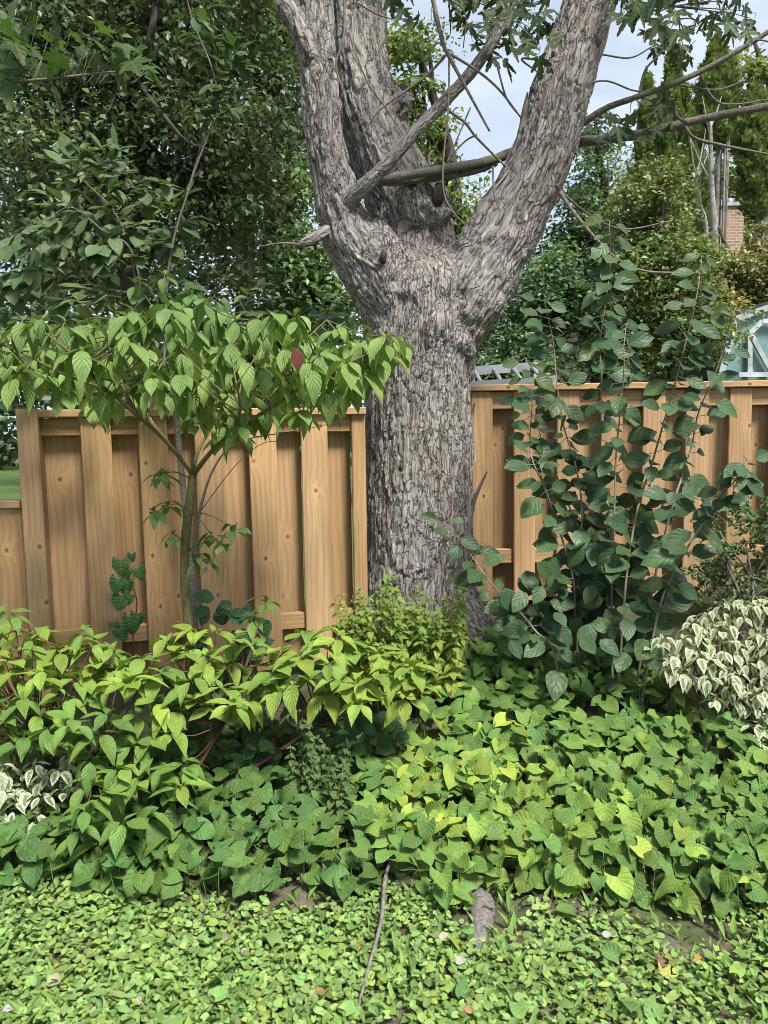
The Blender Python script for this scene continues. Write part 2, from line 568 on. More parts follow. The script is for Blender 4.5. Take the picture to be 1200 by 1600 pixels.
SH['grape'] = [leaf_shape(pf_table(0.56, [(0, .75), (.18, 1.0), (.32, .86), (.46, .98), (.62, .66), (.78, .5), (1, 0)]), 10, 5, f_, d_, 0.34, 0.04, 0, s) for s, (d_, f_) in enumerate([(0.2, 0.1), (0.4, 0.25)])]

LEAF_ME = {}
def leaf_me(kind, k, mat):
    key = (kind, k, mat.name)
    if key not in LEAF_ME:
        v, f, uv = SH[kind][k]
        me = np_mesh('leaf', v, f, True, None, uv)
        me.materials.append(mat)
        LEAF_ME[key] = me
    return LEAF_ME[key]

def leaf_basis(d, n):
    d = Vector(d).normalized()
    x = d.cross(Vector(n))
    if x.length < 1e-4: x = d.cross(Vector((0.3, 0.7, 0.2)))
    x.normalize()
    return x, d, x.cross(d)

def scatter(kind, pos, D, N, size, tint, rngl=None):
    """one mesh from many leaves: arrays pos, D (dirs), N (normal hints), size, tint -> mesh"""
    pos = np.asarray(pos, float); D = np.asarray(D, float); N = np.asarray(N, float)
    D = D / (np.linalg.norm(D, axis=1)[:, None] + 1e-9)
    X = np.cross(D, N); X /= np.linalg.norm(X, axis=1)[:, None] + 1e-9
    Z = np.cross(X, D)
    size = np.asarray(size, float); tint = np.asarray(tint, float)
    nvar = len(SH[kind])
    VV, FF, UU, TT, off = [], [], [], [], 0
    idx = np.arange(len(pos)) % nvar
    for k in range(nvar):
        v, f, uv = SH[kind][k]
        m = np.where(idx == k)[0]
        if len(m) == 0: continue
        W = (X[m][:, None, :] * v[None, :, 0:1] + D[m][:, None, :] * v[None, :, 1:2] + Z[m][:, None, :] * v[None, :, 2:3]) * size[m][:, None, None] + pos[m][:, None, :]
        VV.append(W.reshape(-1, 3))
        FF.append((f[None] + (np.arange(len(m)) * len(v))[:, None, None] + off).reshape(-1, f.shape[1]))
        UU.append(np.tile(uv, (len(m), 1))); TT.append(np.repeat(tint[m], len(v), axis=0))
        off += len(m) * len(v)
    return np_mesh('foliage', np.vstack(VV), np.vstack(FF), True, np.vstack(TT), np.vstack(UU))

class Plant:
    def __init__(self, name, label, cat, loc, kind, matkw, matname, stem_mat, group=None):
        self.root = empty(name, loc, label, cat, group)
        self.loc = Vector(loc)
        self.kind, self.matkw, self.matname, self.stem_mat = kind, matkw, matname, stem_mat
        self.L = []
        self.tw = []
    def stem(self, pts, radii, name='stem', sides=7, n=None, mat=None, label=None):
        o = tube_obj(name, pts, radii, mat or self.stem_mat, self.root, sides, n, 0.06, len(self.L))
        if label: o['label'] = label
        return o
    def twig(self, pts, radii, sides=5, n=None):
        self.tw.append(tube(pts, radii, sides, n))
    def leaf(self, p, d, n, s, c):
        self.L.append((Vector(p), Vector(d), Vector(n), s, c))
    def whorl(self, tip, n, size, c, axis=Vector((0, 0, 1)), droop=(0.1, 0.9), cvar=0.12):
        a0 = random.uniform(0, 6.28)
        for k in range(n):
            a = a0 + k * 6.283 / n + random.uniform(-0.35, 0.35)
            dr = random.uniform(*droop)
            d = Vector((math.cos(a), math.sin(a), -dr))
            nn = Vector((math.cos(a) * dr, math.sin(a) * dr, 1.0)) + Vector((random.uniform(-.25, .25), random.uniform(-.25, .25), 0))
            d.normalize()
            s = size * random.uniform(0.65, 1.12)
            self.leaf(Vector(tip) + d * 0.015 + Vector((0, 0, random.uniform(-0.02, 0.02))), d, nn, s, cjit(c, cvar))
        if n >= 5:   # small young leaves standing at the centre
            for k in range(2):
                a = random.uniform(0, 6.28)
                self.leaf(tip, Vector((math.cos(a) * .6, math.sin(a) * .6, 0.8)), Vector((-math.cos(a), -math.sin(a), 0.5)), size * 0.42, cjit(c, cvar))
    def finish(self, most=300, twig_name='twig'):
        def score(q):
            px, py, z = proj(q[0])
            if not (-30 < px < 1230 and -30 < py < 1630): return 0.0
            return q[3] / z
        L = sorted(self.L, key=score, reverse=True)
        ms = leaf_mat(self.matname, True, **self.matkw)
        for i, (p, d, n, s, c) in enumerate(L[:most]):
            k = random.randrange(len(SH[self.kind]))
            o = bpy.data.objects.new('leaf', leaf_me(self.kind, k, ms))
            x, y, z = leaf_basis(d, n)
            q = p - self.loc
            sx = s * random.uniform(0.9, 1.1)
            o.matrix_basis = Matrix(((x.x * sx, y.x * s, z.x * s, q.x), (x.y * sx, y.y * s, z.y * s, q.y), (x.z * sx, y.z * s, z.z * s, q.z), (0, 0, 0, 1)))
            o.color = (*c, 1)
            o.parent = self.root
            col.objects.link(o)
        rest = L[most:]
        if rest:
            me = scatter(self.kind, [tuple(q[0] - self.loc) for q in rest], [tuple(q[1]) for q in rest], [tuple(q[2]) for q in rest], [q[3] for q in rest], [q[4] for q in rest])
            o = link('foliage', me, leaf_mat(self.matname + '_mass', False, **self.matkw), self.root)
            o['kind'] = 'stuff'
        if self.tw:
            v, f = join(self.tw)
            o = link(twig_name, np_mesh(twig_name, v - np.array(self.loc), f), self.stem_mat, self.root)
            o['kind'] = 'stuff'
        return self.root

def cjit(c, v=0.12):
    k = random.uniform(1 - v, 1 + v)
    h = random.uniform(-v, v) * 0.5
    return (c[0] * k * (1 + h), c[1] * k, c[2] * k * (1 - h))

def lerp(a, b, t):
    return tuple(x + (y - x) * t for x, y in zip(a, b))

def poly_contains(poly, x, y):
    ins = False
    j = len(poly) - 1
    for i in range(len(poly)):
        xi, yi = poly[i]; xj, yj = poly[j]
        if (yi > y) != (yj > y) and x < (xj - xi) * (y - yi) / (yj - yi) + xi: ins = not ins
        j = i
    return ins

def sample_poly(poly, n, mind):
    xs = [p[0] for p in poly]; ys = [p[1] for p in poly]
    out = []
    tries = 0
    while len(out) < n and tries < n * 60:
        tries += 1
        x, y = random.uniform(min(xs), max(xs)), random.uniform(min(ys), max(ys))
        if poly_contains(poly, x, y) and all((x - a) ** 2 + (y - b) ** 2 > mind * mind for a, b in out):
            out.append((x, y))
    return out

#==BODY==
# ================================================================== THE SETTING
def soil_mat():
    g = G('soil')
    tc = g.new('ShaderNodeTexCoord')
    co = tc.outputs['Object']
    n1 = g.noise(co, 7.0, 6, 0.65)
    n2 = g.noise(co, 60.0, 5, 0.7)
    c = g.ramp(n1, [(0.35, (0.06, 0.046, 0.034)), (0.62, (0.155, 0.122, 0.095))])
    c = g.mix(g.ramp(n2, [(0.5, 0.0), (0.75, 0.6)]), c, (0.26, 0.21, 0.17))
    n3 = g.noise(co, 3.0, 4)
    c = g.mix(g.ramp(n3, [(0.38, 0.0), (0.6, 0.7)]), c, (0.065, 0.10, 0.03))
    h = g.math('ADD', g.math('MULTIPLY', n2, 0.6), n1)
    return g.finish(g.bsdf(c, 0.95, 0.1, g.bump(h, 0.8, 0.02)).outputs[0])

def grass_mat():
    g = G('mown_grass')
    tc = g.new('ShaderNodeTexCoord')
    co = tc.outputs['Object']
    n1 = g.noise(co, 0.6, 4)
    n2 = g.noise(g.vmath('MULTIPLY', co, (9.0, 3.0, 9.0)), 4.0, 5, 0.7)
    c = g.ramp(n2, [(0.3, (0.045, 0.075, 0.022)), (0.7, (0.11, 0.165, 0.050))])
    c = g.mix(g.ramp(n1, [(0.4, 0.0), (0.7, 0.4)]), c, (0.14, 0.20, 0.05))
    return g.finish(g.bsdf(c, 0.9, 0.15, g.bump(n2, 0.8, 0.05)).outputs[0])

def grid_sheet(name, xs, ys, zf, mat):
    X, Y = np.meshgrid(xs, ys)
    Z = zf(X, Y)
    v = np.stack([X, Y, Z], -1).reshape(-1, 3)
    nx, ny = len(xs), len(ys)
    i = (np.arange(ny - 1)[:, None] * nx + np.arange(nx - 1)[None]).ravel()
    f = np.stack([i, i + 1, i + nx + 1, i + nx], -1)
    o = link(name, np_mesh(name, v, f), mat)
    o['kind'] = 'structure'
    return o

def axis(fine0, fine1, step, far):
    a = list(np.arange(fine0, fine1 + 1e-6, step))
    q, st = fine1, step
    while q < far: st *= 1.5; q += st; a.append(q)
    q, st = fine0, step
    while q > -far: st *= 1.5; q -= st; a.insert(0, q)
    return np.array(a)
def near_z(X, Y):
    z = ground_z(X, Y)
    p = np.stack([X.ravel() * 5, Y.ravel() * 5, np.zeros(X.size)], -1)
    return z + 0.018 * fbm(p, 3).reshape(X.shape) * (Y < 6)
grid_sheet('ground', axis(-2.6, 2.6, 0.04, 600), axis(1.2, 4.6, 0.04, 600), near_z, soil_mat())
grid_sheet('lawn_beyond_fence', np.linspace(-40, 40, 60), np.linspace(4.75, 62, 70), lambda X, Y: ground_z(X, Y) + np.full(X.shape, 0.03) + 0.05 * np.sin(X * .3) * np.sin(Y * .23), grass_mat())

# ================================================================== THE FENCE
M_WOOD = wood_mat('cedar_stained_wood', (0.520, 0.348, 0.185), (0.335, 0.203, 0.100), (0.15, 0.070, 0.030))
M_POST = wood_mat('weathered_post_wood', (0.33, 0.225, 0.13), (0.21, 0.135, 0.073), (0.10, 0.05, 0.02))
M_GAP = flat_mat('screw_metal', (0.25, 0.24, 0.22), 0.4, 0.5, 0.8)

class FenceFrame:
    """local frame: s along the fence, n towards the camera, z up"""
    def __init__(self, A, B, root):
        self.A = Vector((A.x, A.y, 0)); d = Vector((B.x - A.x, B.y - A.y, 0))
        self.len = d.length; self.u = d.normalized(); self.n = Vector((self.u.y, -self.u.x, 0)); self.root = root
        self.rot = math.atan2(self.u.y, self.u.x)
    def box(self, name, s0, s1, n0, n1, z0, z1, mat, horizontal=False, bev=0.004, sag=0.0):
        """one plank as its own object with its long axis on local Z"""
        L = (s1 - s0) if horizontal else (z1 - z0)
        w = (z1 - z0) if horizontal else (s1 - s0)
        th = n1 - n0
        v, f = box_vf(-w / 2, w / 2, -th / 2, th / 2, -L / 2, L / 2, bev)
        o = link(name, np_mesh(name, v, f, False), mat, self.root)
        c = self.A + self.u * (s0 + s1) / 2 + self.n * (n0 + n1) / 2 + Vector((0, 0, (z0 + z1) / 2)) - self.root.location
        if horizontal:   # local z -> u, x -> up, y -> -n
            m = Matrix.Identity(4)
            X, Yv, Z = Vector((0, 0, -1)), -self.n, self.u
            X = Yv.cross(Z)
        else:
            X, Yv, Z = self.u.copy(), -self.n, Vector((0, 0, 1))
            t = random.uniform(-0.0025, 0.0025) + sag
            X, Z = X * math.cos(t) - Z * math.sin(t), Z * math.cos(t) + X * math.sin(t)
        o.matrix_basis = Matrix(((X.x, Yv.x, Z.x, c.x), (X.y, Yv.y, Z.y, c.y), (X.z, Yv.z, Z.z, c.z), (0, 0, 0, 1)))
        return o

def fence_section(name, label, A, B, z_cap, z_rail0, z_bottom_rail, z_end, first, pitch, bw, s_end=None, z_bot_back=None):
    root = empty(name, (A.x, A.y, gz(A.x, A.y)), label, 'fence')
    fr = FenceFrame(A, B, root)
    Lx = s_end or fr.len
    # cap board, top rail, bottom rail
    fr.box('cap_board', -0.02, Lx, -0.10, 0.045, z_cap - 0.036, z_cap, M_WOOD, True)
    fr.box('top_rail', 0.0, Lx - 0.01, -0.045, -0.004, z_rail0, z_cap - 0.040, M_WOOD, True)
    fr.box('bottom_rail', 0.0, Lx - 0.01, -0.045, -0.004, z_bottom_rail - 0.085, z_bottom_rail, M_WOOD, True)
    s = first
    k = 0
    while s < Lx - 0.03:
        w = min(bw * random.uniform(0.97, 1.03), Lx - s)
        fr.box('front_board', s, s + w, -0.002, 0.018, z_end + random.uniform(-0.01, 0.01), z_cap - 0.040, M_WOOD)
        # two screws at the rails
        s += pitch
    s = first - pitch
    while s < Lx - 0.03:
        b0 = 0.0 if s < 0 else s + bw - (0.042 if A.x < 0 else 0.0) + random.uniform(-0.002, 0.003)
        b1 = min(s + pitch + (0.010 if A.x < 0 else min(0.012 + 0.018 * s, 0.045)) + random.uniform(-0.003, 0.004), Lx)
        if b1 - b0 > 0.03:
            fr.box('back_board', b0, b1, -0.086, -0.068, z_end + random.uniform(-0.01, 0.01), z_cap - 0.042, M_WOOD)
        s += pitch
    return fr

FA, FB = P(52, 660, 3.62), P(569, 650, 4.02)
zc = P(300, 639, 3.82).z
fence_l = fence_section('tall_fence_section', 'tall board fence section ending in a thick post, left of the big trunk', FA, FB,
                        zc, P(300, 678, 3.82).z, P(280, 970, 3.8).z, P(260, 1055, 3.78).z, 0.205, 0.262, 0.138)
fence_l.box('fence_post', -0.062, 0.030, -0.07, 0.072, P(50, 1110, 3.6).z, zc + 0.004, M_POST, bev=0.006)
# low panel left of the post
LA, LB = P(-300, 790, 3.60), P(40, 785, 3.60)
low = empty('low_fence_section', (LA.x, LA.y, 0.15), 'low board fence panel at the left edge, stepped down beside the post', 'fence')
lf = FenceFrame(LA, Vector((FA.x - 0.075, LB.y + 0.03, 0)), low)
zl = P(20, 783, 3.6).z
lf.box('cap_board', 0, lf.len, -0.05, 0.04, zl - 0.034, zl, M_WOOD, True)
s = lf.len
while s > 0.0:
    lf.box('front_board', max(s - 0.139, 0), s, -0.002, 0.018, 0.12, zl - 0.038, M_WOOD)
    s -= 0.143
lf.box('bottom_rail', 0, lf.len, -0.045, -0.004, 0.45, 0.54, M_WOOD, True)
# right section, further back
RA, RB = P(722, 605, 4.5), P(1500, 605, 4.5)
zr = P(930, 599, 4.5).z
fence_r = fence_section('tall_fence_section', 'tall board fence section running right behind the leafy shrub', RA, RB,
                        zr, P(930, 637, 4.5).z, P(930, 856, 4.5).z, P(930, 935, 4.5).z, 0.048, 0.2495, 0.128)
# a short board closing the fence behind the trunk
# ================================================================== THE BIG MAPLE
def bark_tree_mat():
    g = G('maple_bark')
    at = g.new('ShaderNodeAttribute', attribute_name='tint')   # r plate random, g crack, b patch
    ba = g.new('ShaderNodeAttribute', attribute_name='bark')
    s = g.xyz(at.outputs['Color'])
    co = ba.outputs['Vector']
    n1 = g.noise(g.vmath('MULTIPLY', co, (85.0, 85.0, 6.0)), 1.0, 7, 0.66, 0.5)
    n2 = g.noise(g.vmath('MULTIPLY', co, (8.0, 8.0, 2.0)), 1.0, 4, 0.6)
    n3 = g.noise(g.vmath('MULTIPLY', co, (230.0, 230.0, 90.0)), 1.0, 4, 0.7)
    n4 = g.noise(g.vmath('MULTIPLY', co, (5.0, 5.0, 1.6)), 1.0, 3, 0.5)
    c = g.ramp(n1, [(0.27, (0.20, 0.178, 0.162)), (0.45, (0.345, 0.312, 0.288)), (0.66, (0.485, 0.45, 0.42))])
    pl = g.ramp(s[0], [(0.1, (0.84, 0.84, 0.84)), (0.9, (1.16, 1.15, 1.13))])
    c = g.mix(1.0, c, pl, 'MULTIPLY')
    c = g.mix(g.ramp(n2, [(0.50, 0.0), (0.70, 0.55)]), c, (0.52, 0.41, 0.37))
    c = g.mix(g.ramp(n4, [(0.50, 0.0), (0.66, 0.55)]), c, (0.56, 0.54, 0.52))
    c = g.mix(g.math('MULTIPLY', s[1], 0.30), c, (0.11, 0.09, 0.078))
    c = g.mix(g.ramp(n3, [(0.60, 0.0), (0.74, 0.42)]), c, (0.52, 0.49, 0.45))
    c = g.mix(g.ramp(n3, [(0.30, 0.22), (0.40, 0.0)]), c, (0.10, 0.09, 0.08))
    wv = g.new('ShaderNodeTexNoise'); g.put(wv.inputs['Vector'], g.vmath('MULTIPLY', co, (16.0, 16.0, 7.0)))
    wv.inputs['Scale'].default_value = 1.0; wv.inputs['Detail'].default_value = 4
    warp = g.vmath('MULTIPLY', g.vmath('SUBTRACT', wv.outputs['Color'], (0.5, 0.5, 0.5)), (3.2, 3.2, 2.6))
    def cracks(sc, lo, hi):
        vo = g.new('ShaderNodeTexVoronoi', feature='DISTANCE_TO_EDGE')
        vo.inputs['Scale'].default_value = 1.0
        g.put(vo.inputs['Vector'], g.vmath('ADD', g.vmath('MULTIPLY', co, sc), warp))
        return g.ramp(vo.outputs['Distance'], [(lo, 1.0), (hi, 0.0)])
    k1 = cracks((23.0, 23.0, 2.1), 0.008, 0.060)
    k2 = cracks((58.0, 58.0, 6.5), 0.01, 0.07)
    sel = g.ramp(n2, [(0.40, 0.15), (0.62, 1.0)])
    k2 = g.math('MULTIPLY', k2, sel)
    kk = g.math('MAXIMUM', k1, g.math('MULTIPLY', k2, 0.75), clamp=True)
    c = g.mix(g.math('MULTIPLY', kk, 0.64), c, (0.080, 0.065, 0.056))
    h = g.math('SUBTRACT', g.math('ADD', n1, g.math('MULTIPLY', n3, 0.6)), g.math('MULTIPLY', kk, 1.3))
    return g.finish(g.bsdf(c, 0.9, 0.12, g.bump(h, 1.0, 0.014)).outputs[0])
M_BARK = bark_tree_mat()
M_TWIG = bark_mat('twig_bark', (0.10, 0.085, 0.07), (0.26, 0.23, 0.20), None, (60, 60, 30))
M_LIMB = bark_mat('limb_bark_with_algae', (0.055, 0.048, 0.042), (0.27, 0.245, 0.21), (0.12, 0.135, 0.075), (110, 110, 60), 1.0, 0.012)
M_DEAD = bark_mat('cut_wood_dark', (0.022, 0.020, 0.019), (0.065, 0.060, 0.056), None, (50, 50, 50), 0.9)

def L3(spec, Y):
    """list of (px,py,r_px[,Y]) -> points and radii"""
    pts, rad = [], []
    for q in spec:
        y = q[3] if len(q) > 3 else Y
        pts.append(P(q[0], q[1], y)); rad.append(q[2] * y / F_PX)
    return pts, rad
TY = 4.2
limbs = {
    'trunk': L3([(655, 1130, 130), (653, 1050, 110), (652, 980, 98), (651, 900, 90), (651, 800, 87), (652, 700, 84), (654, 620, 81), (657, 560, 84), (660, 505, 88), (660, 455, 82, 4.22), (655, 410, 55, 4.24), (650, 380, 20, 4.25)], TY),
    'left': L3([(655, 600, 12), (640, 530, 48), (592, 445, 46), (556, 392, 40), (533, 333, 33), (517, 267, 28), (504, 200, 25.5), (497, 100, 24), (491, 20, 24.5), (482, -120, 22), (470, -330, 18)], 4.12),
    'mid': L3([(655, 560, 15), (655, 500, 60), (646, 420, 72), (640, 350, 62), (622, 295, 55), (600, 245, 50), (580, 190, 47), (562, 100, 40), (557, 0, 38), (552, -120, 36), (560, -330, 28)], 4.36),
    'right': L3([(655, 620, 12), (672, 555, 52), (722, 475, 58), (772, 392, 51), (818, 302, 46), (848, 233, 44), (869, 167, 43), (891, 100, 40), (923, 0, 36), (968, -110, 33), (1040, -330, 25)], 4.15),
    'collar': L3([(640, 345, 48, 4.28), (664, 318, 46, 4.20), (682, 302, 36, 4.14)], 4.2),
    'stub': L3([(596, 196, 34, 4.34), (622, 160, 22, 4.28), (629, 140, 15, 4.26)], 4.3),
    'hip': L3([(625, 540, 8, 4.02), (610, 490, 30, 4.06), (596, 420, 40, 4.06), (592, 375, 28, 4.1), (590, 345, 6, 4.12)], 4.05),
    'knee': L3([(738, 555, 12, 4.08), (722, 545, 22, 4.05), (700, 520, 30, 4.02)], 4.05),
    'root_r': L3([(700, 940, 50, 4.12), (742, 985, 30, 4.02), (775, 1030, 18, 3.92)], 4.05),
    'root_l': L3([(600, 960, 45, 4.1), (575, 1010, 34, 4.0), (548, 1060, 20, 3.9)], 4.05),
    'upleft': L3([(490, 95, 16), (472, 50, 17), (452, 10, 16), (425, -50, 15), (370, -150, 13)], 4.08),
}
maple = empty('maple_tree', (P(655, 1050, TY).x, TY, gz(P(655, 1050, TY).x, TY)), 'huge grey-barked maple tree forking into three leaders between the fence sections', 'tree')
ML = np.array(maple.location)
tv, tf = join([tube(p, r, 24, 40) for p, r in limbs.values()])
tmp = link('tmp_trunk', np_mesh('tmp', tv, tf))
md = tmp.modifiers.new('r', 'REMESH'); md.mode = 'VOXEL'; md.voxel_size = 0.0080; md.use_smooth_shade = True
sm = tmp.modifiers.new('s', 'SMOOTH'); sm.factor = 0.5; sm.iterations = 8
dg = bpy.context.evaluated_depsgraph_get()
tme = bpy.data.meshes.new_from_object(tmp.evaluated_get(dg))
bpy.data.objects.remove(tmp)
nv = len(tme.vertices)
co = np.zeros(nv * 3, np.float32); tme.vertices.foreach_get('co', co); co = co.reshape(-1, 3).astype(float)
no = np.zeros(nv * 3, np.float32); tme.vertices.foreach_get('normal', no); no = no.reshape(-1, 3).astype(float)

def bark_height(q, seed):
    """q: local metres (x, y, along)"""
    w = np.stack([fbm(q * [11, 11, 4], 2, seed + 40), fbm(q * [11, 11, 4], 2, seed + 50), fbm(q * [11, 11, 5], 2, seed + 60)], -1)
    f1, f2, cid, rel = worley(q * [34, 34, 3.8] + w * [0.8, 0.8, 0.9], seed)
    edge = np.clip((f2 - f1) / 0.16, 0, 1)
    crack = (1 - edge) ** 1.3
    g1, g2, fid, frel = worley(q * [46, 46, 6.0] + w * [1.0, 1.0, 1.6], seed + 9)
    fcr = 1 - np.clip((g2 - g1) / 0.16, 0, 1)
    lift = np.clip(vnoise(q * [7, 7, 3], seed + 70) + 0.35, 0, 1)          # shaggy here, tight there
    h = 0.0095 * (cid - 0.5) - 0.010 * crack - 0.006 * rel * (0.3 + lift)
    h += 0.0040 * (fid - 0.5) - 0.0060 * frel * (fid > 0.45) * lift - 0.003 * fcr
    h += 0.0040 * fbm(q * [45, 45, 9], 3, seed + 20) + 0.012 * fbm(q * [4, 4, 1.5], 2, seed + 30) + 0.005
    return h, 0.4 * cid + 0.6 * fid, np.clip(0.8 * crack + 0.45 * fcr * lift, 0, 1)

main = ['trunk', 'left', 'mid', 'right', 'upleft', 'root_r', 'root_l']
best = np.full(nv, 1e9)
data = []
for name in main:
    p, r = limbs[name]
    pr = np.hstack([np.array([list(a) for a in p]), np.array(r)[:, None]])
    c4 = catmull(pr, 90)
    c, rr = c4[:, :3], c4[:, 3]
    t, U, V = frames(c)
    arc = np.concatenate([[0], np.cumsum(np.linalg.norm(np.diff(c, axis=0), axis=1))])
    dn = np.full(nv, 1e9); ii = np.zeros(nv, int)
    for k0 in range(0, nv, 20000):
        ck = co[k0:k0 + 20000]
        dd = ((ck ** 2).sum(1)[:, None] - 2 * ck @ c.T + (c ** 2).sum(1)[None]) / (rr ** 2)[None]
        ii[k0:k0 + 20000] = dd.argmin(1); dn[k0:k0 + 20000] = np.sqrt(np.maximum(dd.min(1), 0))
    e = co - c[ii]
    q = np.stack([(e * U[ii]).sum(1), (e * V[ii]).sum(1), arc[ii] + (e * t[ii]).sum(1)], -1)
    data.append((dn, q))
    best = np.minimum(best, dn)
H = np.zeros(nv); W = np.zeros(nv); PL = np.zeros(nv); CR = np.zeros(nv); BQ = np.zeros((nv, 3)); bw_ = np.zeros(nv)
for k, (dn, q) in enumerate(data):
    w = np.exp(-(dn - best) * 9.0)
    m = w > 0.08
    h, pl, cr = bark_height(q[m], 100 * k)
    H[m] += w[m] * h; PL[m] += w[m] * pl; CR[m] += w[m] * cr; W += np.where(m, w, 0)
    up_ = m & (w > bw_)
    BQ[up_] = q[up_] + k * 3.1; bw_ = np.maximum(bw_, np.where(m, w, 0))
H /= W; PL /= W; CR /= W
# lumpy scars where the limbs meet
H += 0.016 * fbm(co * [9, 9, 9], 3, 900) * sstep(1.9, 2.15, co[:, 2]) * (1 - sstep(2.7, 3.0, co[:, 2]))
H *= 0.55 + 0.45 * sstep(3.9, 3.2, co[:, 2]) if False else 1.0
co2 = co + no * (1.05 * H)[:, None] - ML
tme.vertices.foreach_set('co', co2.astype(np.float32).ravel())
at = tme.color_attributes.new('tint', 'FLOAT_COLOR', 'POINT')
at.data.foreach_set('color', np.stack([PL, CR, np.zeros(nv), np.ones(nv)], -1).astype(np.float32).ravel())
at = tme.attributes.new('bark', 'FLOAT_VECTOR', 'POINT')
at.data.foreach_set('vector', BQ.astype(np.float32).ravel())
tme.materials.clear()
tme.polygons.foreach_set('use_smooth', np.ones(len(tme.polygons), bool))
tme.update()
link('trunk', tme, M_BARK, maple)

# branches, each its own part
def mbranch(spec, Y, name='branch', mat=None, sides=10, rough=0.10):
    p, r = L3(spec, Y)
    if mat is M_BARK:
        n = len(p) * 10; sides = 18
        v, f = tube(p, r, sides, n, 0.07, 3)
        cc_ = v[:n * sides].reshape(n, sides, 3).mean(1)
        arc = np.concatenate([[0], np.cumsum(np.linalg.norm(np.diff(cc_, axis=0), axis=1))])
        an = np.tile(np.arange(sides) * 2 * math.pi / sides, n); al = np.repeat(arc, sides)
        rr = np.linalg.norm(v[:n * sides] - np.repeat(cc_, sides, axis=0), axis=1)
        q = np.vstack([np.stack([np.cos(an) * rr, np.sin(an) * rr, al], -1), [[0, 0, 0], [0, 0, arc[-1]]]]) * 1.35
        me = np_mesh(name, v - ML, f, False, np.tile([0.5, 0.1, 0.0], (len(v), 1)))
        at_ = me.attributes.new('bark', 'FLOAT_VECTOR', 'POINT')
        at_.data.foreach_set('vector', q.astype(np.float32).ravel())
        return link(name, me, mat, maple)
    return tube_obj(name, p, r, mat or M_LIMB, maple, sides, len(p) * 6, rough, len(spec))
mbranch([(540, 318, 12, 4.05), (570, 290, 12, 3.98), (600, 262, 10, 3.96), (650, 205, 9.5, 3.96), (695, 158, 9, 3.98), (740, 108, 8.5), (775, 55, 8), (800, 0, 8), (840, -90, 7.5)], 4.0, 'branch', M_BARK)
mbranch([(578, 283, 6.5, 3.97), (620, 276, 6.8, 3.98), (690, 265, 6.8, 4.05), (760, 252, 6.5, 4.2), (800, 240, 7.5, 4.34), (850, 232, 7.5, 4.42), (905, 222, 7.5, 4.42), (950, 217, 7, 4.38), (1010, 208, 6.5, 4.35), (1080, 190, 6, 4.3), (1140, 177, 5.5, 4.3), (1210, 163, 5, 4.3), (1400, 120, 3.5, 4.3)], 4.2)
mbranch([(585, 285, 6, 4.0), (640, 282, 6, 4.06), (690, 275, 6, 4.1), (740, 268, 5, 4.18), (775, 256, 4, 4.25)], 4.1)
mbranch([(905, 196, 6, 4.2), (950, 168, 4.5, 4.15), (1000, 150, 4.2, 4.1), (1060, 128, 4, 4.1), (1120, 98, 3.8, 4.1), (1200, 50, 3.5, 4.1), (1330, -40, 3, 4.1)], 4.1)
mbranch([(515, 358, 9, 4.08), (498, 368, 8.5, 4.0), (480, 378, 7.5, 3.96), (468, 382, 5, 3.95)], 4.0, 'branch', M_BARK)
mbranch([(872, 296, 4, 4.05), (895, 330, 3, 3.98), (930, 372, 2.6, 3.95), (965, 405, 2.2, 3.95), (1010, 424, 2, 3.95), (1085, 426, 1.2, 3.95)], 4.0, 'twig', M_TWIG, 6)
